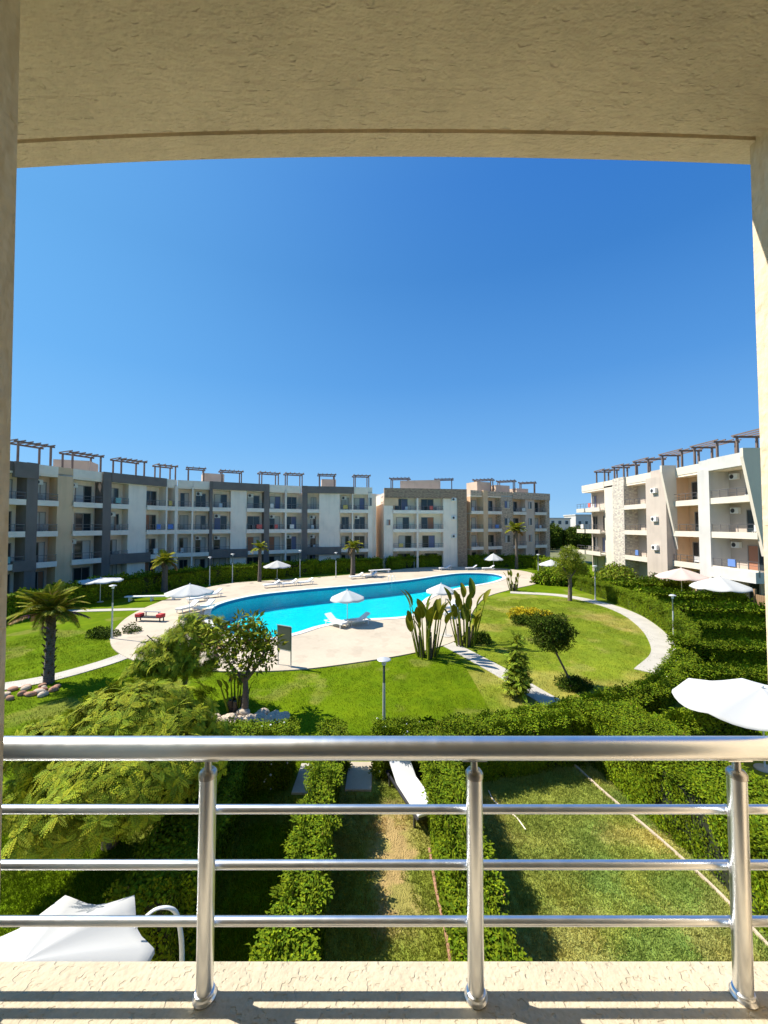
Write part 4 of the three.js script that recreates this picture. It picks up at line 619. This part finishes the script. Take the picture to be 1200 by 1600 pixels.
lamp('garden lamp post by the curving hedge and pale path end', [17.0, 0, -22.9], 2.9, { k: .8 });
{ // thin pole between the bird of paradise clumps
  const t = thing('pool_shower', 'thin steel shower pole between the bird of paradise clumps', 'shower', [3.9, .06, -24.6]); part(t, 'pole', new THREE.CylinderGeometry(.03, .03, 2.3, 10), M.lampPost, 0, 1.15, 0); part(t, 'shower_head', new THREE.CylinderGeometry(.09, .05, .05, 14), M.lampPost, .22, 2.24, 0); part(t, 'arm', bar([0, 2.28, 0], [.22, 2.28, 0], .018), M.lampPost); part(t, 'tray', new THREE.CylinderGeometry(.4, .4, .03, 24), M.path, 0, .015, 0);
}
// rock bed
{
  const t = thing('rock_bed', 'ring of pale rocks round the open crowned small tree', 'rocks', [-4.7, 0, -13.65]), r = rand(91);
  const gs = [0, 1, 2].map(k => { const g = new THREE.IcosahedronGeometry(.2, 2), p = g.attributes.position; for (let i = 0; i < p.count; i++) { const v = new V3().fromBufferAttribute(p, i), n = .72 + .55 * fbm(v.x * 5 + k * 9 + 20, v.y * 5 + v.z * 5 + 20, 3); p.setXYZ(i, v.x * n * 1.2, v.y * n * .8, v.z * n); } g.computeVertexNormals(); return g; });
  for (let i = 0; i < 64; i++) { const a = r() * 6.28, d = .3 + .95 * Math.sqrt(r()), s = part(t, 'stone', gs[i % 3], M.rock, Math.cos(a) * d * 1.15, .07 + .05 * r(), Math.sin(a) * d * .75, r() * 6.28); s.scale.setScalar(.45 + .75 * r()); }
}
{
  const t = thing('rock_bed', 'reddish earth and rock bed at the foot of the shaggy palm', 'rocks', [-14.9, 0, -16.4]), r = rand(92);
  const g = new THREE.IcosahedronGeometry(.18, 1); for (let i = 0; i < 16; i++) { const a = r() * 6.28, d = .3 + .8 * r(), s = part(t, 'stone', g, i % 3 ? M.earth : M.rock, Math.cos(a) * d, .06, Math.sin(a) * d * .7, r() * 6.28); s.scale.set(.6 + .8 * r(), .4 + .4 * r(), .6 + .6 * r()); }
}
// garden edging and hoses
function strip(name, label, cat, pts, w, h, mat) { const t = slabOf(ribbon(pts, w), [], h); const m = struct(name, t, mat, .004); delete m.userData.kind; tag(m, label, cat); return m; }
strip('garden_edging', 'pale stone edging strip below the broad tall hedge', 'edging', [[5.55, -11.5], [5.75, -10.4], [6.15, -8.8], [6.36, -7.6], [6.38, -6.6], [6.45, -5.5], [6.5, -4]], .05, .05, M.rock);
strip('garden_edging', 'broken earth edging between dry strip and clipped hedge', 'edging', [[.98, -8.6], [1.0, -7.6], [1.06, -6.8], [1.02, -5.6], [1.05, -4]], .05, .03, M.earth);
{ const h = part(scene, numbered('garden_hose'), tube([[2.75, .03, -10.4, .014], [2.78, .03, -10.05, .014], [2.95, .03, -9.75, .014], [3.15, .03, -9.5, .014], [3.25, .03, -9.1, .014]], 8, 6), M.offwhite); tag(h, 'pale hose curving on the sunny garden grass', 'hose'); }
{ const h = part(scene, numbered('garden_hose'), tube([[-7.9, .03, -9.9, .016], [-7.4, .03, -9.6, .016], [-7.0, .03, -9.0, .016], [-6.8, .03, -8.2, .016]], 8, 6), M.metalDark); tag(h, 'black hose curving on the lit grass beside the tall shaded hedge', 'hose'); }
{ const t = thing('garden_gate', 'weathered timber gate post pair at the end of a garden row', 'gate', [29.2, 0, -29.5]); for (const i of [0, 1.1]) part(t, 'post', bx(.14, 2.0, .14), M.wood, 0, 1, -i); for (let i = 0; i < 6; i++) part(t, 'board', bx(.03, 1.5, .14), M.wood, 0, .85, -.18 - i * .15); part(t, 'rail', bx(.05, .1, 1.0), M.wood, .04, 1.4, -.55); }
{ // pool ladder
  const t = thing('pool_ladder', 'steel pool ladder on the far edge of the pool', 'ladder', [.9, .06, -47.75], -.57); for (const i of [-.25, .25]) part(t, 'handrail', tube([[i, 0, -.45, .022], [i, .6, -.4, .022], [i, .85, -.1, .022], [i, .6, .2, .022], [i, -.9, .28, .022]], 8, 5), M.steel); for (let k = 0; k < 3; k++) part(t, 'step', bx(.46, .03, .08), M.steel, 0, -.25 - k * .25, .27);
}
renderer.render(scene, camera);
